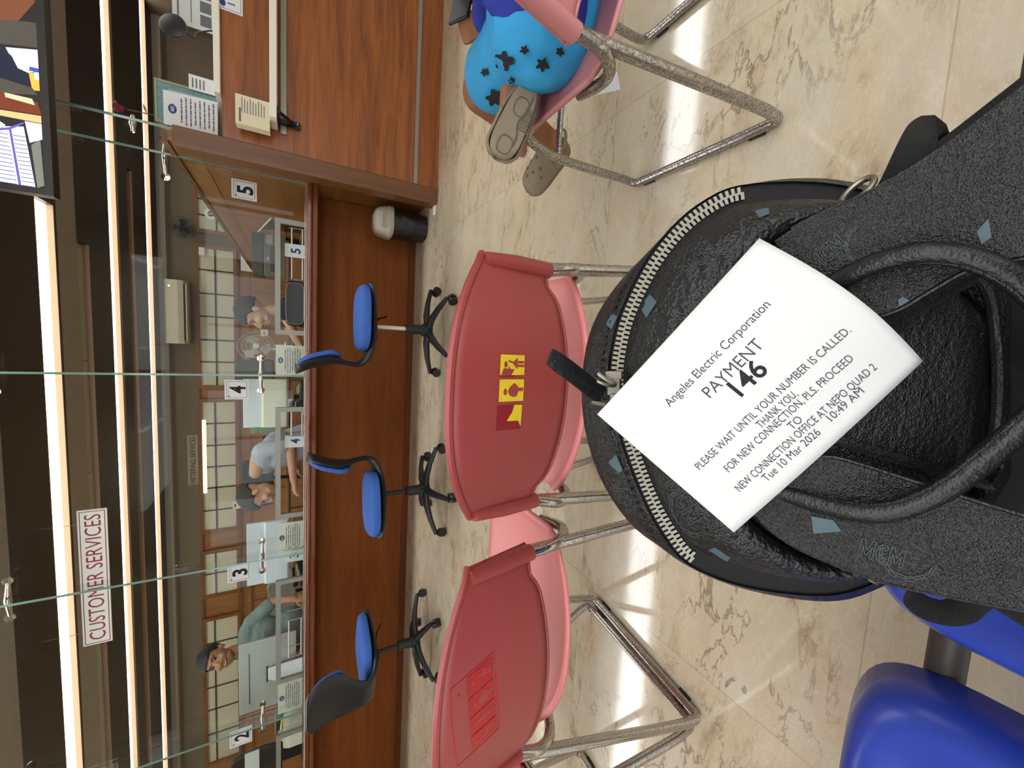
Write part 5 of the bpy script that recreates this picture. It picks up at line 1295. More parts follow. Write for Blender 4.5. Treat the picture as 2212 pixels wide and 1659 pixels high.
b = MB(); b.tube([(0, 0.08, THT * 0.5), (0, 0.08, CEIL - z0 - 0.002)], 0.02, 12); b.bx(-0.08, 0.08, 0.055, 0.085, THT * 0.35, THT * 0.65); obj('ceiling_mount', b, M_BLACKM, t, smooth=False)

# wall things of the office
def slab(name, label, cat, box, y, mt, th=0.006, kids=None, group=None, bevel=0.0):
    xa, xb, za, zb = span(*box, y); t = thing(name, label, cat, ((xa + xb) / 2, y, za), 0, group); w_, h_ = (xb - xa) / 2, zb - za
    b = MB(); b.bx(-w_, w_, -th / 2, th / 2, 0, h_); obj('panel', b, mt, t, smooth=False, bevel=bevel)
    return t, w_, h_, th / 2
slab('paper_sheet', 'white paper sheet taped under the window behind station 5', 'paper', (520, 546, 537, 586), YB - 0.042, M_PAPER, 0.002)
slab('paper_sheet', 'small blank paper square stuck at the upper window corner behind station 5', 'paper', (429, 442, 534, 551), YB - 0.06, M_PAPER, 0.002)
t, w_, h_, d_ = slab('wall_outlet', 'beige twin wall outlet on the panelling beside the fan', 'outlet', (563, 579, 712, 726), YB - 0.012, M_WHITE, 0.018)
b = MB()
for s in (-1, 1):
    for q in (-1, 1): b.bx(s * w_ * 0.3 + q * 0.012 - 0.004, s * w_ * 0.3 + q * 0.012 + 0.004, -d_ - 0.0008, -d_, h_ * 0.4, h_ * 0.6)
obj('socket_slots', b, M_INK, t, smooth=False)
t, w_, h_, d_ = slab('remote_control', 'white air conditioner remote in its wall holder behind station 4', 'remote', (503, 524, 1083, 1098), YB - 0.05, M_WHITE, 0.025, bevel=0.004)
b = MB(); b.bx(-w_ * 0.5, w_ * 0.5, -d_ - 0.001, -d_, h_ * 0.62, h_ * 0.86); obj('display', b, M_GREYINK, t, smooth=False)
p = at(455, 462, y=YB - 0.035); t = thing('round_sticker', 'round white sticker with a dark letter on the corner window', 'sticker', p)
b = MB(); b.lathe([(0, -0.001), (0.085, -0.001), (0.085, 0.001), (0, 0.001)], n=28, M=Matrix.Rotation(PI / 2, 4, 'X')); obj('disc', b, M_PAPER, t)
b = MB(); put_text(b, 'e', (0, -0.0016, -0.04), (1, 0, 0), (0, 0, 1), 0.085, 0.12, 0.0, 0.01); obj('letter', b, M_INK, t, smooth=False, recalc=False)
p = at(395, 492, y=YB - 0.16); t = thing('wall_fan', 'dark round wall fan above the windows behind station 5', 'fan', p)
b = MB()
for r in (0.16, 0.125, 0.09, 0.055): b.tube([(r * math.cos(2 * PI * k / 36), -0.03 + 0.02 * (1 - r / 0.16), r * math.sin(2 * PI * k / 36)) for k in range(36)], 0.004, 6, closed=True)
for k in range(20): a = 2 * PI * k / 20; b.tube([(0.02 * math.cos(a), -0.02, 0.02 * math.sin(a)), (0.16 * math.cos(a), -0.03, 0.16 * math.sin(a))], 0.002, 5)
obj('grille', b, M_BLACK, t)
for k in range(4):
    b = MB(); a = 2 * PI * k / 4
    b.loft([[V((r * math.cos(a + e), 0.02 + dz, r * math.sin(a + e))) for r, e, dz in ((0.02, -0.3, 0.006), (0.13, -0.45, 0.012), (0.14, 0.1, 0.0), (0.12, 0.4, -0.008), (0.02, 0.3, -0.004))], [V((r * math.cos(a + e), 0.024 + dz, r * math.sin(a + e))) for r, e, dz in ((0.02, -0.3, 0.006), (0.13, -0.45, 0.012), (0.14, 0.1, 0.0), (0.12, 0.4, -0.008), (0.02, 0.3, -0.004))]]); obj('blade', b, M_BLACK, t)
b = MB(); b.tube([(0, -0.02, 0), (0, 0.10, 0)], [0.03, 0.045], 16); b.bx(-0.04, 0.04, 0.08, 0.155, -0.06, 0.06); obj('motor', b, M_BLACKM, t)
xa, xb, za, zb = span(353, 405, 604, 742, YB - 0.25); t = thing('air_conditioner', 'white split air conditioner high on the back wall above station 5', 'air conditioner', ((xa + xb) / 2, YB - 0.10, za)); w_, h_ = (xb - xa) / 2, min(zb - za, 0.36)
M_AC = mat('grey white plastic', (176, 168, 152), 0.5)
b = MB(); b.loft([[V((x, y, z)) for y, z in ((0.095, 0), (-0.06, 0), (-0.13, 0.05), (-0.15, 0.12), (-0.15, h_ - 0.03), (-0.12, h_), (0.095, h_))] for x in (-w_, w_)]); obj('housing', b, M_AC, t, smooth=False)
b = MB(); b.box((0, -0.128, 0.045), (w_ * 1.8, 0.012, 0.012), rot=(0.6, 0, 0)); obj('outlet_slot', b, M_INK, t, smooth=False)
b = MB(); b.box((0, -0.118, 0.022), (w_ * 1.8, 0.006, 0.05), rot=(-0.9, 0, 0)); obj('louver', b, M_AC, t, smooth=False)
b = MB(); b.ell((w_ * 0.8, -0.152, h_ * 0.75), (0.012, 0.004, 0.012)); obj('indicator', b, emitter('white indicator', (255, 255, 250), 2.0), t)

# credenza along the middle of the office with things on it
CZ = 1.0
t = thing('credenza', 'brown wooden credenza in the office behind the clerks', 'cabinet', (-0.9, 5.45, 0))
b = MB(); b.bx(-1.9, 1.9, -0.25, 0.25, 0.0, CZ - 0.03); obj('body', b, W_MOLD, t, smooth=False)
b = MB(); b.bx(-1.93, 1.92, -0.27, 0.27, CZ - 0.03, CZ); obj('top', b, W_BACK, t, smooth=False, bevel=0.004)
for k in range(5):
    x = -1.52 + 0.76 * k; b = MB(); b.bx(x - 0.365, x + 0.365, -0.268, -0.251, 0.06, CZ - 0.05); d_ = obj('door', b, W_BACK, t, smooth=False)
    b = MB(); b.tube([(x + 0.30, -0.268, 0.55), (x + 0.30, -0.285, 0.56), (x + 0.30, -0.285, 0.64), (x + 0.30, -0.268, 0.65)], 0.005, 8); obj('handle', b, M_STEEL, d_)
yC = 5.32
xa, xb, za, zb = span(546, 606, 508, 598, yC); t = thing('printer', 'grey office printer on the credenza under the taped paper sheet', 'printer', ((xa + xb) / 2, yC + 0.08, CZ)); w_ = (xb - xa) / 2; hh = at(546, 550, y=yC).z - CZ
M_PRN = mat('warm grey plastic', (118, 110, 98), 0.6); M_PRN2 = mat('dark warm grey plastic', (84, 78, 70), 0.6)
b = MB(); b.bx(-w_, w_, -0.20, 0.15, 0.001, hh * 0.66); obj('body', b, M_PRN, t, smooth=False, bevel=0.008)
b = MB(); b.bx(-w_ * 0.98, w_ * 0.98, -0.19, 0.15, hh * 0.67, hh); obj('scanner_lid', b, M_PRN2, t, smooth=False, bevel=0.008)
b = MB(); b.bx(-w_ * 0.8, w_ * 0.4, -0.206, -0.20, hh * 0.22, hh * 0.46); obj('paper_drawer', b, M_PRN2, t, smooth=False)
b = MB(); b.bx(w_ * 0.5, w_ * 0.92, -0.205, -0.20, hh * 0.40, hh * 0.58); obj('control_panel', b, M_AC, t, smooth=False)
b = MB(); b.ell((-w_ * 0.2, -0.208, hh * 0.54), (0.02, 0.004, 0.006), n=10, mm=6); obj('handle', b, M_PAPER, t)
# clear desk fan
p = at(553, 753, y=5.3); t = thing('desk_fan', 'clear plastic desk fan on the credenza left of the outlet', 'fan', (p.x, 5.36, CZ)); hz = p.z - CZ
M_CLEAR = glass('clear plastic', (0.86, 0.86, 0.84)); Mf = Matrix.Translation(V((0, 0, hz))) @ Matrix.Rotation(0.45, 4, 'Z')
b = MB()
for r in (0.175, 0.135, 0.095, 0.05): b.tube([Mf @ V((r * math.cos(2 * PI * k / 32), -0.06 - 0.02 * (1 - r / 0.17), r * math.sin(2 * PI * k / 32))) for k in range(32)], 0.0035, 6, closed=True)
for k in range(24): a = 2 * PI * k / 24; b.tube([Mf @ V((0.03 * math.cos(a), -0.08, 0.03 * math.sin(a))), Mf @ V((0.175 * math.cos(a), -0.06, 0.175 * math.sin(a)))], 0.0012, 4)
obj('guard', b, M_AC, t)
for k in range(3):
    b = MB(); a = 2 * PI * k / 3 + 0.4; ring = lambda d: [Mf @ V((r * math.cos(a + e), -0.03 + dz + d, r * math.sin(a + e))) for r, e, dz in ((0.03, -0.4, 0.01), (0.13, -0.6, 0.02), (0.155, 0.0, 0.0), (0.13, 0.5, -0.01), (0.03, 0.4, -0.01))]
    b.loft([ring(0), ring(0.003)]); obj('blade', b, mat('pale translucent blade', (196, 192, 182), 0.2), t)
b = MB(); b.tube([Mf @ V((0, -0.075, 0)), Mf @ V((0, -0.04, 0)), Mf @ V((0, 0.06, 0))], [0.032, 0.034, 0.045], 16); obj('motor', b, M_WHITE, t)
b = MB(); b.tube([(0, 0.02, hz - 0.02), (0, 0.02, 0.02)], 0.012, 10); b.lathe([(0, 0), (0.09, 0), (0.085, 0.018), (0.02, 0.03), (0, 0.03)]); obj('stand', b, M_WHITE, t)
def carton(name, label, cat, box, y, mt, dep=0.12, z0=CZ, lid=None):
    xa, xb, za, zb = span(*box, y); t = thing(name, label, cat, ((xa + xb) / 2, y + dep / 2, z0)); w_, h_ = (xb - xa) / 2, zb - z0
    b = MB(); b.loft([[V((sx * w_ * k, sy * dep / 2 * k, zz)) for sx, sy in ((-1, -1), (1, -1), (1, 1), (-1, 1))] for k, zz in ((0.96, 0.0008), (1.0, h_ * 0.1), (1.0, h_ * 0.78), (0.97, h_ * 0.8))]); obj('body', b, mt, t, smooth=False, bevel=0.004)
    b = MB(); b.loft([[V((sx * w_ * k, sy * dep / 2 * k, zz)) for sx, sy in ((-1, -1), (1, -1), (1, 1), (-1, 1))] for k, zz in ((1.02, h_ * 0.802), (1.02, h_ * 0.93), (0.94, h_))]); obj('lid', b, lid or mt, t, smooth=False, bevel=0.004)
    return t
M_GRN = mat('sage green plastic', (104, 128, 78), 0.5); M_GRN2 = mat('pale green card', (142, 164, 118), 0.6); M_REDB = mat('dark red cloth', (140, 46, 34), 0.7)
carton('file_box', 'sage green file box on the credenza beside the big white monitor', 'box', (541, 600, 916, 936), 5.3, M_GRN, 0.22)
carton('storage_box', 'dark red box with a white tag on the credenza behind station 4', 'box', (566, 600, 948, 976), 5.3, M_REDB, 0.16, lid=M_REDB)
carton('tissue_box', 'small pale green box on the credenza next to the dark red one', 'box', (556, 600, 979, 995), 5.3, M_GRN2, 0.12, lid=M_GRN2)
# task chairs of the office
def task_chair(label, box, y, mt, rz=0.0, curve=0.05):
    xa, xb, za, zb = span(*box, y); t = thing('task_chair', label, 'office chair', ((xa + xb) / 2, y, 0), rz, 'task chairs inside the office'); w_ = (xb - xa) / 2
    def bk(u, v):
        s = 2 * u - 1; wv = w_ * (0.86 + 0.14 * math.sin(PI * min(1, v * 1.2 + 0.1))); rr = 0.06 / max(v, 0.001)
        e = 1 - max(0, (v - 0.86) / 0.14) ** 2 * 0.25
        return V((wv * s * e, 0.03 * v - curve * s * s, za + (zb - za) * v))
    b = MB(); b.grid(bk, 18, 14); obj('backrest', b, mt, t, solid=0.03, angle=70, bevel=0.0)
    b = MB(); b.tube([(0, 0.04, za + 0.1), (0, 0.06, za - 0.05), (0, -0.06, 0.47)], 0.018, 10); obj('back_support', b, M_BLACKM, t)
    b = MB(); pad(b, 0, 0.46, 0.23, 0.23, 0.05); 
    for v_ in b.bm.verts: v_.co.y -= 0.22
    obj('seat', b, mt, t)
    b = MB(); b.tube([(0, -0.22, 0.46), (0, -0.22, 0.10)], 0.025, 12); obj('column', b, M_BLACKM, t)
    for k in range(5):
        a = 2 * PI * k / 5 + 0.3; b = MB(); b.tube([(0, -0.22, 0.10), (0.28 * math.cos(a), -0.22 + 0.28 * math.sin(a), 0.055)], [0.024, 0.015], 8); b.ell((0.28 * math.cos(a), -0.22 + 0.28 * math.sin(a), 0.028), 0.027, n=10, mm=8); obj('base_arm', b, M_BLACKM, t)
    return t
M_CHGREY = mat('grey chair fabric', (92, 88, 78), 0.8); M_CHBLK = mat('dark mesh fabric', (44, 38, 32), 0.7)
task_chair('grey upholstered task chair between the fan and the big white monitor', (508, 592, 776, 840), 4.85, M_CHGREY)
task_chair('dark mesh task chair behind the bending clerk', (522, 590, 985, 1092), 4.75, M_CHBLK)
task_chair('pale grey task chair behind the counter between stations 4 and 3', (578, 640, 1245, 1332), 4.7, mat('pale grey chair fabric', (134, 134, 120), 0.8))

task_chair('black task chair at the far left behind station 2', (498, 610, 1610, 1720), 4.35, M_BLACK)

# things on the counter behind the glass
CY = 3.72
def monitor_back(label, box, y, mt, ridge=True, tilt=0.0, name='monitor', stand_m=None, dep=0.05):
    xa, xb, za, zb = span(*box, y); t = thing(name, label, 'monitor', ((xa + xb) / 2, y + 0.04, CT), 0); w_ = (xb - xa) / 2; a, c = za - CT, zb - CT
    Mx = Matrix.Translation(V((0, 0, a))) @ Matrix.Rotation(tilt, 4, 'X')
    b = MB(); b.box((0, 0, (c - a) / 2), (2 * w_, 0.022, c - a), M=Mx); obj('casing', b, mt, t, smooth=False, bevel=0.004)
    if ridge:
        b = MB(); b.loft([[Mx @ V((w_ * k, yy, z)) for k in (-1, 1) for z in (((c - a) * z0), ((c - a) * z1))][:2] + [Mx @ V((w_ * k, yy, z)) for k in (1,) for z in ((c - a) * z1, (c - a) * z0)] for k, yy, z0, z1 in ((0.99, -0.011, 0.01, 0.60), (0.96, -0.030, 0.03, 0.555), (0.955, -0.032, 0.04, 0.55))]); obj('rear_bulge', b, ridge if not isinstance(ridge, bool) else mt, t, smooth=False)
    sm = stand_m or mt
    b = MB(); b.bx(-0.03, 0.03, 0.005, 0.03, 0.012, a + 0.06); obj('neck', b, sm, t, smooth=False)
    b = MB(); b.loft([[V((0.11 * k * math.cos(2 * PI * j / 24), 0.03 + 0.075 * k * math.sin(2 * PI * j / 24), z)) for j in range(24)] for k, z in ((1, 0.0006), (1, 0.007), (0.85, 0.012))]); obj('foot', b, sm, t)
    return t, w_, a, c
M_MONW = mat('white monitor shell', (216, 220, 224), 0.45); M_MONC = mat('cream monitor shell', (222, 220, 196), 0.5); M_MONG = mat('silver monitor shell', (196, 196, 192), 0.35, metal=0.25)
monitor_back('big white monitor seen from behind at station 4, next to the numeral 4 card', (524, 622, 820, 924), CY, M_MONW, M_MONC)
monitor_back('white monitor seen from behind at the joint of stations 4 and 3', (532, 624, 1130, 1262), CY + 0.02, M_MONW, M_MONW)
t, w_, a, c = monitor_back('large silver monitor seen from behind in front of the smiling clerk', (515, 640, 1384, 1532), CY - 0.06, M_MONG, False, stand_m=M_BLACKM)
b = MB(); b.bx(-w_ * 0.75, w_ * 0.70, -0.0125, -0.011, c - 0.075, c - 0.070); obj('vent_slot', b, M_INK, t, smooth=False)
b = MB(); b.prism([V((-0.055, -0.018, c - 0.20)), V((0.045, -0.018, c - 0.20)), V((0.12, -0.10, 0.004)), V((-0.12, -0.10, 0.004))], (0, 0.006, 0.004)); obj('easel_stand', b, M_MONW, t, smooth=False)
b = MB(); b.bx(-0.075, 0.065, -0.020, -0.0112, c - 0.205, c - 0.195); obj('hinge', b, M_BLACK, t, smooth=False)
# acrylic stands with a printed notice
M_NOTICE = mat('cream notice paper', (226, 224, 206), 0.7)
def notice(mb_ink, mb_logo, w_, h_, y, scale=1.0, logo=True, M=None, lines=7):
    q = lambda x, z: (M @ V((x, y, z))) if M else V((x, y, z))
    r = 0.017 * scale
    for k in range(lines):
        z = h_ * (0.66 - 0.085 * k); x1 = w_ * (0.82 if k % 3 else 0.70); dx = 0.0; x = -x1; j = 0
        while x < x1:
            L = w_ * (0.10 + 0.08 * ((j * 7 + k * 5) % 4)); e = min(x + L, x1)
            mb_ink.poly([q(x, z), q(e, z), q(e, z + h_ * 0.030), q(x, z + h_ * 0.030)]); x = e + w_ * 0.035; j += 1
    if logo: mb_logo.poly([q(1.35 * r * math.cos(2 * PI * k / 24), h_ * 0.84 + r * math.sin(2 * PI * k / 24)) for k in range(24)])
def sign_stand(label, box, y):
    xa, xb, za, zb = span(*box, y); t = thing('sign_stand', label, 'sign', ((xa + xb) / 2, y, CT), 0, 'notice stands on the counter'); w_, h_ = (xb - xa) / 2, zb - CT
    b = MB(); b.box((0, 0.0, h_ / 2 + 0.0006), (2 * w_, 0.003, h_)); sh = obj('notice', b, M_NOTICE, t, smooth=False)
    b = MB(); l = MB(); notice(b, l, w_, h_, -0.0024); obj('printed_lines', b, M_GREYINK, sh, smooth=False, recalc=False); lg = obj('logo', l, M_BLUEINK, sh, smooth=False, recalc=False)
    b = MB(); put_text(b, 'AEC', (0, -0.0032, h_ * 0.84 - 0.0065), (1, 0, 0), (0, 0, 1), 0.030, 0.013, 0.0, 0.02); obj('logo_letters', b, M_NOTICE, lg, smooth=False, recalc=False)
    b = MB(); b.bx(-w_, w_, -0.03, 0.04, 0.0004, 0.004); b.bx(-w_ - 0.002, w_ + 0.002, 0.0022, 0.0042, 0.004, h_ + 0.004); obj('holder', b, M_CLEAR, t, smooth=False)
sign_stand('cream notice with a blue oval logo on the counter between stations 5 and 4', (596, 650, 746, 811), 3.53)
sign_stand('cream notice with a blue oval logo on the counter left of station 4', (600, 652, 1128, 1190), 3.53)
sign_stand('cream notice with a blue oval logo on the counter below the silver monitor', (600, 652, 1470, 1535), 3.53)
# station 5 clutter
p0, p1 = at(505, 455, y=3.95), at(640, 492, y=3.62)
t = thing('acrylic_shield', 'tilted clear acrylic shield at the right end of station 5', 'shield', (p1.x, 3.8, CT))
b = MB(); b.prism([V((0.02, -0.28, 0.001)), V((0.02, 0.19, 0.001)), V((0.0, 0.19, 0.33)), V((0.01, -0.28, 0.22))], (0.005, 0, 0)); obj('pane', b, M_CLEAR, t, smooth=False)
b = MB(); b.prism([V((0.0, 0.19, 0.33)), V((0.01, -0.28, 0.22)), V((0.01, -0.28, 0.228)), V((0.0, 0.19, 0.338))], (0.006, 0, 0)); obj('edge', b, M_NOTICE, t, smooth=False)
def tray(label, xa, xb, y0, y1, h):
    t = thing('paper_tray', label, 'tray', ((xa + xb) / 2, (y0 + y1) / 2, CT)); w_, d_ = (xb - xa) / 2, (y1 - y0) / 2
    for k in (0.012, h):
        b = MB(); b.bx(-w_, w_, -d_, d_, k - 0.003, k); obj('shelf', b, M_CLEAR, t, smooth=False)
        b = MB(); b.tube([(-w_, -d_, k + 0.004), (w_, -d_, k + 0.004)], 0.005, 8); obj('front_rail', b, M_NOTICE, t)
    for sx in (-1, 1):
        for sy in (-1, 1): b = MB(); b.tube([(sx * w_, sy * d_, 0.0005), (sx * w_, sy * d_, h + 0.02)], 0.004, 8); obj('post', b, M_STEEL, t)
tray('clear two-level paper tray holding loose white papers, right of the black pouch', 0.42, 0.80, 3.56, 3.80, 0.085)
tray('clear two-level paper tray beside the bending clerk', -0.78, -0.58, 3.44, 3.56, 0.085)
tray('clear two-level paper tray in front of the silver monitor', -2.62, -2.30, 3.45, 3.58, 0.10)
t = thing('paper_stack', 'loose white papers in the right corner of the station 5 opening', 'papers', (0.70, 3.66, CT + 0.0165))
for k in range(3): b = MB(); b.box((0.015 * k, 0.0, 0.002 + 0.004 * k), (0.12, 0.18, 0.0015), rot=(0, 0.06 * k, 0.2 * k)); obj('sheet', b, M_PAPER, t, smooth=False)
xa, xb, za, zb = span(616, 652, 608, 704, 3.60); t = thing('pouch', 'black pouch with pale piping behind the opening of station 5', 'bag', ((xa + xb) / 2, 3.60, CT)); w_, h_ = (xb - xa) / 2, zb - CT
R8 = [(w_ * math.copysign(abs(math.cos(a)) ** 0.4, math.cos(a)), h_ / 2 + h_ / 2 * math.copysign(abs(math.sin(a)) ** 0.4, math.sin(a))) for a in [2 * PI * k / 40 for k in range(40)]]
b = MB(); b.loft([[V((x * k, y, h_ / 2 + (z - h_ / 2) * k)) for x, z in R8] for k, y in ((0.9, -0.03), (1, -0.015), (1, 0.05), (0.9, 0.065))]); obj('body', b, M_BLACK, t)
b = MB(); b.tube([(x * 0.92, -0.030, h_ / 2 + (z - h_ / 2) * 0.92) for x, z in R8], 0.0022, 6, closed=True); obj('piping', b, M_AC, t)
# station 4 phone and station 3 / 2 clutter
def desk_phone(label, x, y, rz):
    t = thing('desk_phone', label, 'telephone', (x, y, CT), rz)
    b = MB(); b.prism([V((-0.08, -0.09, 0.0006)), V((-0.08, 0.09, 0.0006)), V((-0.08, 0.09, 0.06)), V((-0.08, -0.09, 0.025))], (0.16, 0, 0)); obj('base', b, M_BLACK, t, smooth=False, bevel=0.004)
    b = MB(); b.tube([(-0.055, -0.08, 0.055), (-0.055, -0.03, 0.066), (-0.055, 0.03, 0.078), (-0.055, 0.08, 0.085)], [0.022, 0.014, 0.014, 0.022], 10); obj('handset', b, M_BLACK, t)
    b = MB()
    for i in range(3):
        for j in range(4): b.box((0.0 + 0.026 * i, -0.05 + 0.024 * j, 0.036 + 0.0047 * j), (0.016, 0.014, 0.008), rot=(0.19, 0, 0))
    obj('keypad', b, M_AC, t, smooth=False)
desk_phone('black desk phone on the counter under the big white monitor', -0.47, 3.56, 0.5)
desk_phone('black desk phone on the counter under the numeral 3 cards', -1.98, 3.60, -0.4)
t = thing('tool_bag', 'black bag with a bright yellow strap on the counter of station 2', 'bag', (-3.40, 3.72, CT))
b = MB(); b.loft([[V((0.17 * k * math.copysign(abs(math.cos(a)) ** 0.5, math.cos(a)), 0.09 * k * math.copysign(abs(math.sin(a)) ** 0.5, math.sin(a)), z)) for a in [2 * PI * j / 28 for j in range(28)]] for k, z in ((0.92, 0.0006), (1, 0.02), (1.0, 0.14), (0.9, 0.20), (0.5, 0.215))]); obj('body', b, M_BLACK, t)
b = MB(); P = spline([(-0.14, -0.092, 0.02), (-0.145, -0.095, 0.10), (-0.11, -0.09, 0.155), (-0.02, -0.088, 0.165), (0.08, -0.088, 0.155)], 6); b.tube(P, 0.009, 8, flat=(1.0, 0.35), up=(0, 1, 0)); obj('strap', b, mat('bright yellow strap', (236, 226, 120), 0.6), t)
xa, xb, za, zb = span(612, 652, 1546, 1598, 3.55); t = thing('receipt_printer', 'white receipt printer on the counter in front of the black bag', 'printer', ((xa + xb) / 2, 3.55, CT)); w_, h_ = (xb - xa) / 2, zb - CT
b = MB(); b.loft([[V((sx * w_ * k, sy * 0.07 * k, z)) for sx, sy in ((-1, -1), (1, -1), (1, 1), (-1, 1))] for k, z in ((1, 0.0006), (1, h_ * 0.7), (0.9, h_))]); obj('body', b, M_MONC, t, smooth=False, bevel=0.006)
b = MB(); b.bx(-w_ * 0.7, w_ * 0.7, -0.03, -0.02, h_, h_ + 0.002); obj('paper_slot', b, M_INK, t, smooth=False)
b = MB(); b.box((w_ * 0.2, -0.028, h_ + 0.02), (0.05, 0.001, 0.04), rot=(0.3, 0, 0)); obj('receipt', b, M_PAPER, t, smooth=False)
xa, xb, za, zb = span(528, 547, 1622, 1680, 3.9); t = thing('document_holder', 'white sheet on an upright holder at the far left of the counter', 'holder', ((xa + xb) / 2, 3.88, CT)); w_, h_ = (xb - xa) / 2, zb - CT
b = MB(); b.box((0, 0, h_ - 0.06), (2 * w_, 0.003, 0.11)); obj('sheet', b, M_PAPER, t, smooth=False)
b = MB(); b.box((0, 0.006, h_ * 0.5), (w_ * 1.2, 0.006, h_ - 0.001)); b.bx(-0.08, 0.08, -0.05, 0.06, 0.0005, 0.006); obj('stand', b, M_BLACK, t, smooth=False)

# things around the reception counter
LZ = 1.3072
xa, xb, za, zb = span(335, 459, 186, 276, 3.12); t = thing('framed_certificate', 'framed blue green certificate leaning behind a notice on the white ledge', 'frame', ((xa + xb) / 2, 3.12, LZ)); w_, h_ = (xb - xa) / 2, zb - LZ
Mx = Matrix.Rotation(-0.08, 4, 'X') @ Matrix.Rotation(0.06, 4, 'Y')
b = MB()
for q in ((-w_, w_, 0, 0.012), (-w_, w_, h_ - 0.012, h_), (-w_, -w_ + 0.012, 0.012, h_ - 0.012), (w_ - 0.012, w_, 0.012, h_ - 0.012)): b.bx(q[0], q[1], -0.006, 0.006, q[2] + 0.001, q[3])
obj('frame', b, mat('sage frame', (150, 156, 120), 0.5), t, smooth=False)
b = MB(); b.bx(-w_ + 0.012, w_ - 0.012, -0.002, 0.004, 0.012, h_ - 0.012); pz = obj('print', b, mat('teal print', (112, 146, 150), 0.5, var=0.2, vscale=50), t, smooth=False)
b = MB(); b.bx(-w_ + 0.04, w_ - 0.04, -0.003, -0.002, 0.05, h_ - 0.06); obj('inner_print', b, mat('pale teal print', (160, 178, 174), 0.5), pz, smooth=False)
xa, xb, za, zb = span(352, 459, 206, 279, 3.05); t = thing('notice_sheet', 'white notice with a blue oval logo propped at the ledge end', 'notice', ((xa + xb) / 2, 3.05, LZ)); w_, h_ = (xb - xa) / 2, zb - LZ
b = MB(); b.box((0, 0, h_ / 2 + 0.0006), (2 * w_, 0.003, h_), rot=(-0.1, 0, 0)); sh = obj('sheet', b, M_PAPER, t, smooth=False)
b = MB(); l = MB(); Mn = Matrix.Translation(V((0, 0, h_ / 2))) @ Matrix.Rotation(-0.1, 4, 'X') @ Matrix.Translation(V((0, 0, -h_ / 2))); notice(b, l, w_, h_, -0.0022, 1.15, M=Mn, lines=8); obj('printed_lines', b, M_GREYINK, sh, smooth=False, recalc=False); lg = obj('logo', l, M_BLUEINK, sh, smooth=False, recalc=False)
b = MB(); put_text(b, 'AEC', Mn @ V((0, -0.003, h_ * 0.84 - 0.008)), (1, 0, 0), Mn.to_3x3() @ V((0, 0, 1)), 0.034, 0.016, 0.0, 0.02); obj('logo_letters', b, M_PAPER, lg, smooth=False, recalc=False)
xa, xb, za, zb = span(408, 442, 164, 196, 3.1); t = thing('ticket_slip', 'small white printed slip standing on the ledge beside the certificate', 'ticket', ((xa + xb) / 2, 3.10, LZ)); w_, h_ = (xb - xa) / 2, zb - LZ
b = MB(); b.box((0, 0, h_ / 2 + 0.0006), (2 * w_, 0.002, h_)); obj('slip', b, M_PAPER, t, smooth=False)
b = MB()
for k in range(4): b.poly([(-w_ * 0.7, -0.0016, h_ * (0.85 - 0.12 * k)), (w_ * 0.6, -0.0016, h_ * (0.85 - 0.12 * k)), (w_ * 0.6, -0.0016, h_ * (0.90 - 0.12 * k)), (-w_ * 0.7, -0.0016, h_ * (0.90 - 0.12 * k))])
obj('printed_lines', b, M_GREYINK, t, smooth=False, recalc=False)
# round black mirror on a bent stand
p = at(374, 55, y=3.02); t = thing('desk_mirror', 'round black disc on a thin bent stand standing on the white ledge', 'mirror', (at(440, 62, y=3.02).x, 3.02, LZ)); c_ = p - V(t.location)
b = MB(); Mx = Matrix.Translation(c_) @ Matrix.Rotation(0.5, 4, 'Y') @ Matrix.Rotation(PI / 2 - 0.25, 4, 'X'); b.lathe([(0, -0.008), (0.060, -0.008), (0.064, -0.004), (0.064, 0.004), (0.058, 0.008), (0, 0.008)], n=28, M=Mx); obj('disc', b, M_BLACK, t)
b = MB(); b.tube(spline([c_ + V((-0.01, 0.01, -0.05)), c_ + V((-0.02, 0.02, -0.09)), V((-0.03, 0.01, 0.09)), V((0.0, 0, 0.03)), V((0, 0, 0.012))], 5), 0.004, 8); obj('stem', b, M_BLACKM, t)
b = MB(); b.lathe([(0, 0.0006), (0.042, 0.0006), (0.040, 0.010), (0.012, 0.016), (0, 0.016)]); obj('foot', b, M_BLACK, t)
xa, xb, za, zb = span(372, 456, -60, 58, 3.16); t = thing('display_board', 'white display board with dark picture blocks at the right edge of the ledge', 'board', ((xa + xb) / 2, 3.16, LZ)); w_, h_ = (xb - xa) / 2, zb - LZ
b = MB(); b.bx(-w_, w_, -0.006, 0.006, 0.0006, h_); obj('board', b, mat('grey white board', (196, 198, 194), 0.5), t, smooth=False)
b = MB()
for k in range(3): b.bx(-w_ + 0.02 + 0.075 * k, -w_ + 0.08 + 0.075 * k, -0.0075, -0.006, h_ * 0.18, h_ * 0.42)
obj('picture_block', b, mat('dark grey print', (92, 94, 98), 0.6), t, smooth=False)
b = MB(); b.bx(-w_, w_, -0.0075, -0.006, h_ * 0.86, h_ * 0.90); b.bx(-w_ + 0.02, w_, -0.0075, -0.006, h_ * 0.60, h_ * 0.62); obj('rule', b, M_GREYINK, t, smooth=False)
xa, xb, za, zb = span(469, 524, -40, 26, IY + 0.0095); t = thing('wall_notice', 'white notice with a thin blue border stuck on the red veneer', 'notice', ((xa + xb) / 2, IY + 0.0095, za)); w_, h_ = (xb - xa) / 2, zb - za
b = MB(); b.bx(-w_, w_, -0.0015, 0.0015, 0, h_); obj('sheet', b, M_PAPER, t, smooth=False)
b = MB()
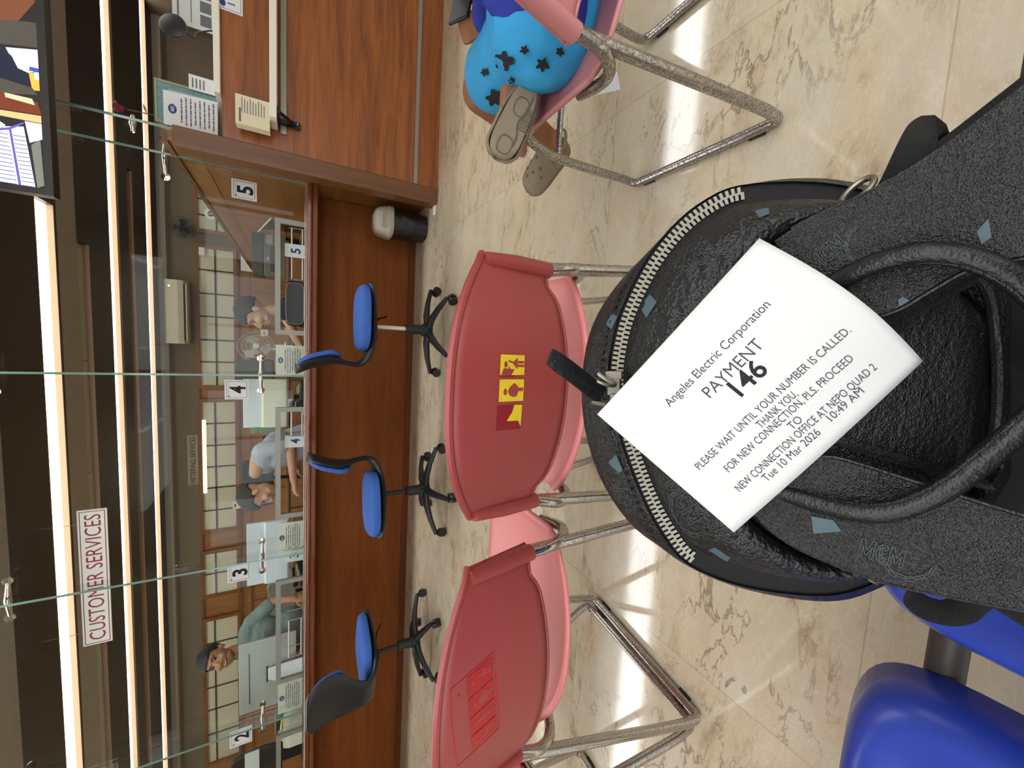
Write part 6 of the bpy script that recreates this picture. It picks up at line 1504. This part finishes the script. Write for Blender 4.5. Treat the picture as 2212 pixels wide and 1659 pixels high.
for q in ((-w_ + 0.008, w_ - 0.008, 0.008, 0.010), (-w_ + 0.008, w_ - 0.008, h_ - 0.010, h_ - 0.008), (-w_ + 0.008, -w_ + 0.010, 0.008, h_ - 0.008), (w_ - 0.010, w_ - 0.008, 0.008, h_ - 0.008)): b.bx(q[0], q[1], -0.002, -0.0015, q[2], q[3])
obj('border', b, M_BLUEINK, t, smooth=False)
b = MB(); b.poly([(-w_ * 0.55 + 0.018 * math.cos(2 * PI * k / 20), -0.0022, h_ * 0.78 + 0.013 * math.sin(2 * PI * k / 20)) for k in range(20)]); b.bx(-w_ * 0.5, -w_ * 0.42, -0.002, -0.0015, h_ * 0.3, h_ * 0.6); obj('logo', b, M_BLUEINK, t, smooth=False, recalc=False)
xa, xb, za, zb = span(510, 571, 216, 278, 2.86); t = thing('leaflet_box', 'cream leaflet box standing on the lower white ledge', 'leaflets', ((xa + xb) / 2, 2.862, 1.0355)); w_, h_ = (xb - xa) / 2, zb - 1.0355
M_LEAF = mat('cream leaflet', (226, 214, 178), 0.7)
b = MB(); b.bx(-w_, w_, -0.035, 0.03, 0.0006, h_); obj('box', b, M_LEAF, t, smooth=False)
b = MB()
for k in range(9): b.poly([(-w_ * 0.2, -0.0362, h_ * (0.8 - 0.08 * k)), (w_ * (0.85 - 0.1 * (k % 3)), -0.0362, h_ * (0.8 - 0.08 * k)), (w_ * (0.85 - 0.1 * (k % 3)), -0.0362, h_ * (0.825 - 0.08 * k)), (-w_ * 0.2, -0.0362, h_ * (0.825 - 0.08 * k))])
b.poly([(-w_ * 0.85, -0.0362, h_ * 0.84), (w_ * 0.1, -0.0362, h_ * 0.84), (w_ * 0.1, -0.0362, h_ * 0.90), (-w_ * 0.85, -0.0362, h_ * 0.90)])
obj('printed_lines', b, M_GREYINK, t, smooth=False, recalc=False)
b = MB(); b.bx(w_ + 0.0005, w_ + 0.006, -0.03, 0.028, 0.01, h_ - 0.01); obj('picture_side', b, mat('dark picture print', (96, 66, 62), 0.5, var=0.5, vscale=120), t, smooth=False)
p = at(260, 233, y=3.16); t = thing('rose', 'single dark red rose in a clear vase at the ledge end', 'flower', (at(345, 252, y=3.16).x, 3.16, LZ)); c_ = p - V(t.location)
M_ROSE = mat('dark red petal', (108, 22, 34), 0.6); M_STEM = mat('dark green stem', (62, 78, 44), 0.6)
b = MB()
for k in range(9):
    a = 2.4 * k; r = 0.010 + 0.0022 * k
    b.grid(lambda u, v: c_ + V((r * math.cos(a + (u - 0.5) * 1.7) * (0.6 + 0.5 * v), r * math.sin(a + (u - 0.5) * 1.7) * (0.6 + 0.5 * v), -0.022 + 0.05 * v * (1 - 0.3 * (2 * u - 1) ** 2))), 5, 5)
obj('bloom', b, M_ROSE, t, solid=0.0012)
b = MB(); b.tube(spline([c_ + V((0, 0, -0.02)), c_ * 0.6 + V((0.004, 0, 0)), V((0, 0, 0.02))], 5), 0.003, 6)
for f, s in ((0.75, 1), (0.6, -1)):
    q = c_ * f; b.loft([[q + V((s * 0.004, 0, 0)), q + V((s * 0.030, 0.01, 0.020)), q + V((s * 0.055, 0, 0.018)), q + V((s * 0.030, -0.01, 0.004))], [q + V((s * 0.004, 0.001, 0.001)), q + V((s * 0.030, 0.011, 0.021)), q + V((s * 0.055, 0.001, 0.019)), q + V((s * 0.030, -0.009, 0.005))]])
obj('stem', b, M_STEM, t)
b = MB(); b.lathe([(0, 0.0006), (0.026, 0.0006), (0.030, 0.05), (0.020, 0.10), (0.026, 0.13), (0.023, 0.13), (0.017, 0.10), (0.026, 0.05), (0.0, 0.006)], n=20); obj('vase', b, M_CLEAR, t)
fin(1.085, 2.945, 1.5006, 'short glass fin standing on the wooden end board of the reception counter', (1.68,), y1=3.045, fs=0.35)
# waste bin and scraps on the floor
t = thing('waste_bin', 'black bagged waste bin with a grey dome lid under the counter end', 'bin', (0.885, 3.26, 0))
SE = lambda k, z, wx=0.105, wy=0.13: [V((wx * k * math.copysign(abs(math.cos(a)) ** 0.6, math.cos(a)), wy * k * math.copysign(abs(math.sin(a)) ** 0.6, math.sin(a)), z)) for a in [2 * PI * j / 40 for j in range(40)]]
random.seed(3)
b = MB(); rr = []
for i in range(14):
    f = i / 13; ring = SE(0.86 + 0.14 * f, 0.006 + 0.265 * f)
    rr.append([p * 1 + V((p.x, p.y, 0)).normalized() * (random.uniform(-0.004, 0.004)) for p in ring])
b.loft(rr); obj('bag_liner', b, mat('black bin liner', (22, 22, 22), 0.3, bump=0.8, bscale=40), t, angle=80)
M_LID = mat('warm grey lid', (168, 160, 142), 0.5)
b = MB(); b.loft([SE(1.05, 0.262), SE(1.08, 0.266), SE(1.08, 0.292), SE(1.03, 0.297), SE(1.0, 0.32), SE(0.93, 0.352), SE(0.78, 0.378), SE(0.5, 0.392), SE(0.1, 0.396)]); obj('lid', b, M_LID, t, angle=50)
b = MB(); b.box((0, -0.131, 0.325), (0.13, 0.006, 0.05), rot=(0.35, 0, 0)); obj('flap', b, M_LID, t, smooth=False)
p = at(938, 455, z=0.0); t = thing('paper_scrap', 'folded white paper tag on the floor at the foot of the bin', 'paper', (p.x, p.y - 0.02, 0.0))
b = MB(); b.prism([V((-0.04, -0.02, 0.0006)), V((0.04, -0.025, 0.0006)), V((0.045, 0.02, 0.012)), V((-0.035, 0.02, 0.008))], (0, 0, 0.001)); obj('tag', b, M_PAPER, t, smooth=False)
p = at(935, 988, z=0.0); t = thing('paper_scrap', 'crumpled white paper scrap under the chair of station 4', 'paper', (p.x, p.y, 0.0))
b = MB(); b.loft([[V((-0.07, -0.01, 0.0006)), V((0.06, -0.02, 0.0006)), V((0.07, 0.02, 0.006)), V((-0.05, 0.03, 0.010))], [V((-0.07, -0.01, 0.0016)), V((0.06, -0.02, 0.0016)), V((0.07, 0.02, 0.007)), V((-0.05, 0.03, 0.011))]]); obj('scrap', b, M_PAPER, t, smooth=False)
ch = bpy.data.objects['waiting_chair.003']
b = MB(); c_ = at(1312, 180, y=0.74) - V(ch.location); b.box(c_, (0.045, 0.05, 0.001), rot=(0.9, 0.0, 0.3)); lb = obj('label', b, M_PAPER, ch, smooth=False); lb['label'] = 'white paper label hanging under the seat'
# abstract dark blots printed on the shorts
sh_ = [c for c in kid.children if c.name.startswith('shorts')][0]
tr_ = BVHTree.FromPolygons([v.co + O0 for v in sh_.data.vertices], [tuple(p.vertices) for p in sh_.data.polygons])
random.seed(11)
for cx, cy, rr in ((1088, 132, 26), (1068, 212, 22), (1172, 140, 18), (1047, 156, 11), (1133, 108, 12), (1210, 112, 12), (1105, 175, 9)):
    b = MB(); n = 26; ring = []; cpt = None
    for k in range(n + 1):
        r = 0 if k == n else rr * (0.72 + 0.2 * math.sin(k * 1.3 + rr) + random.uniform(-0.08, 0.08)); a = 2 * PI * k / n
        d = ray(cx + r * math.cos(a), cy + r * math.sin(a)).normalized(); h = tr_.ray_cast(EYE, d)
        ring.append(h[0] - d * 0.006 - O0 if h[0] is not None else None)
    if all(q is not None for q in ring):
        for k in range(n): b.poly([ring[k], ring[(k + 1) % n], ring[n]])
        obj('dark_blot', b, M_INK, sh_, smooth=False, recalc=False)
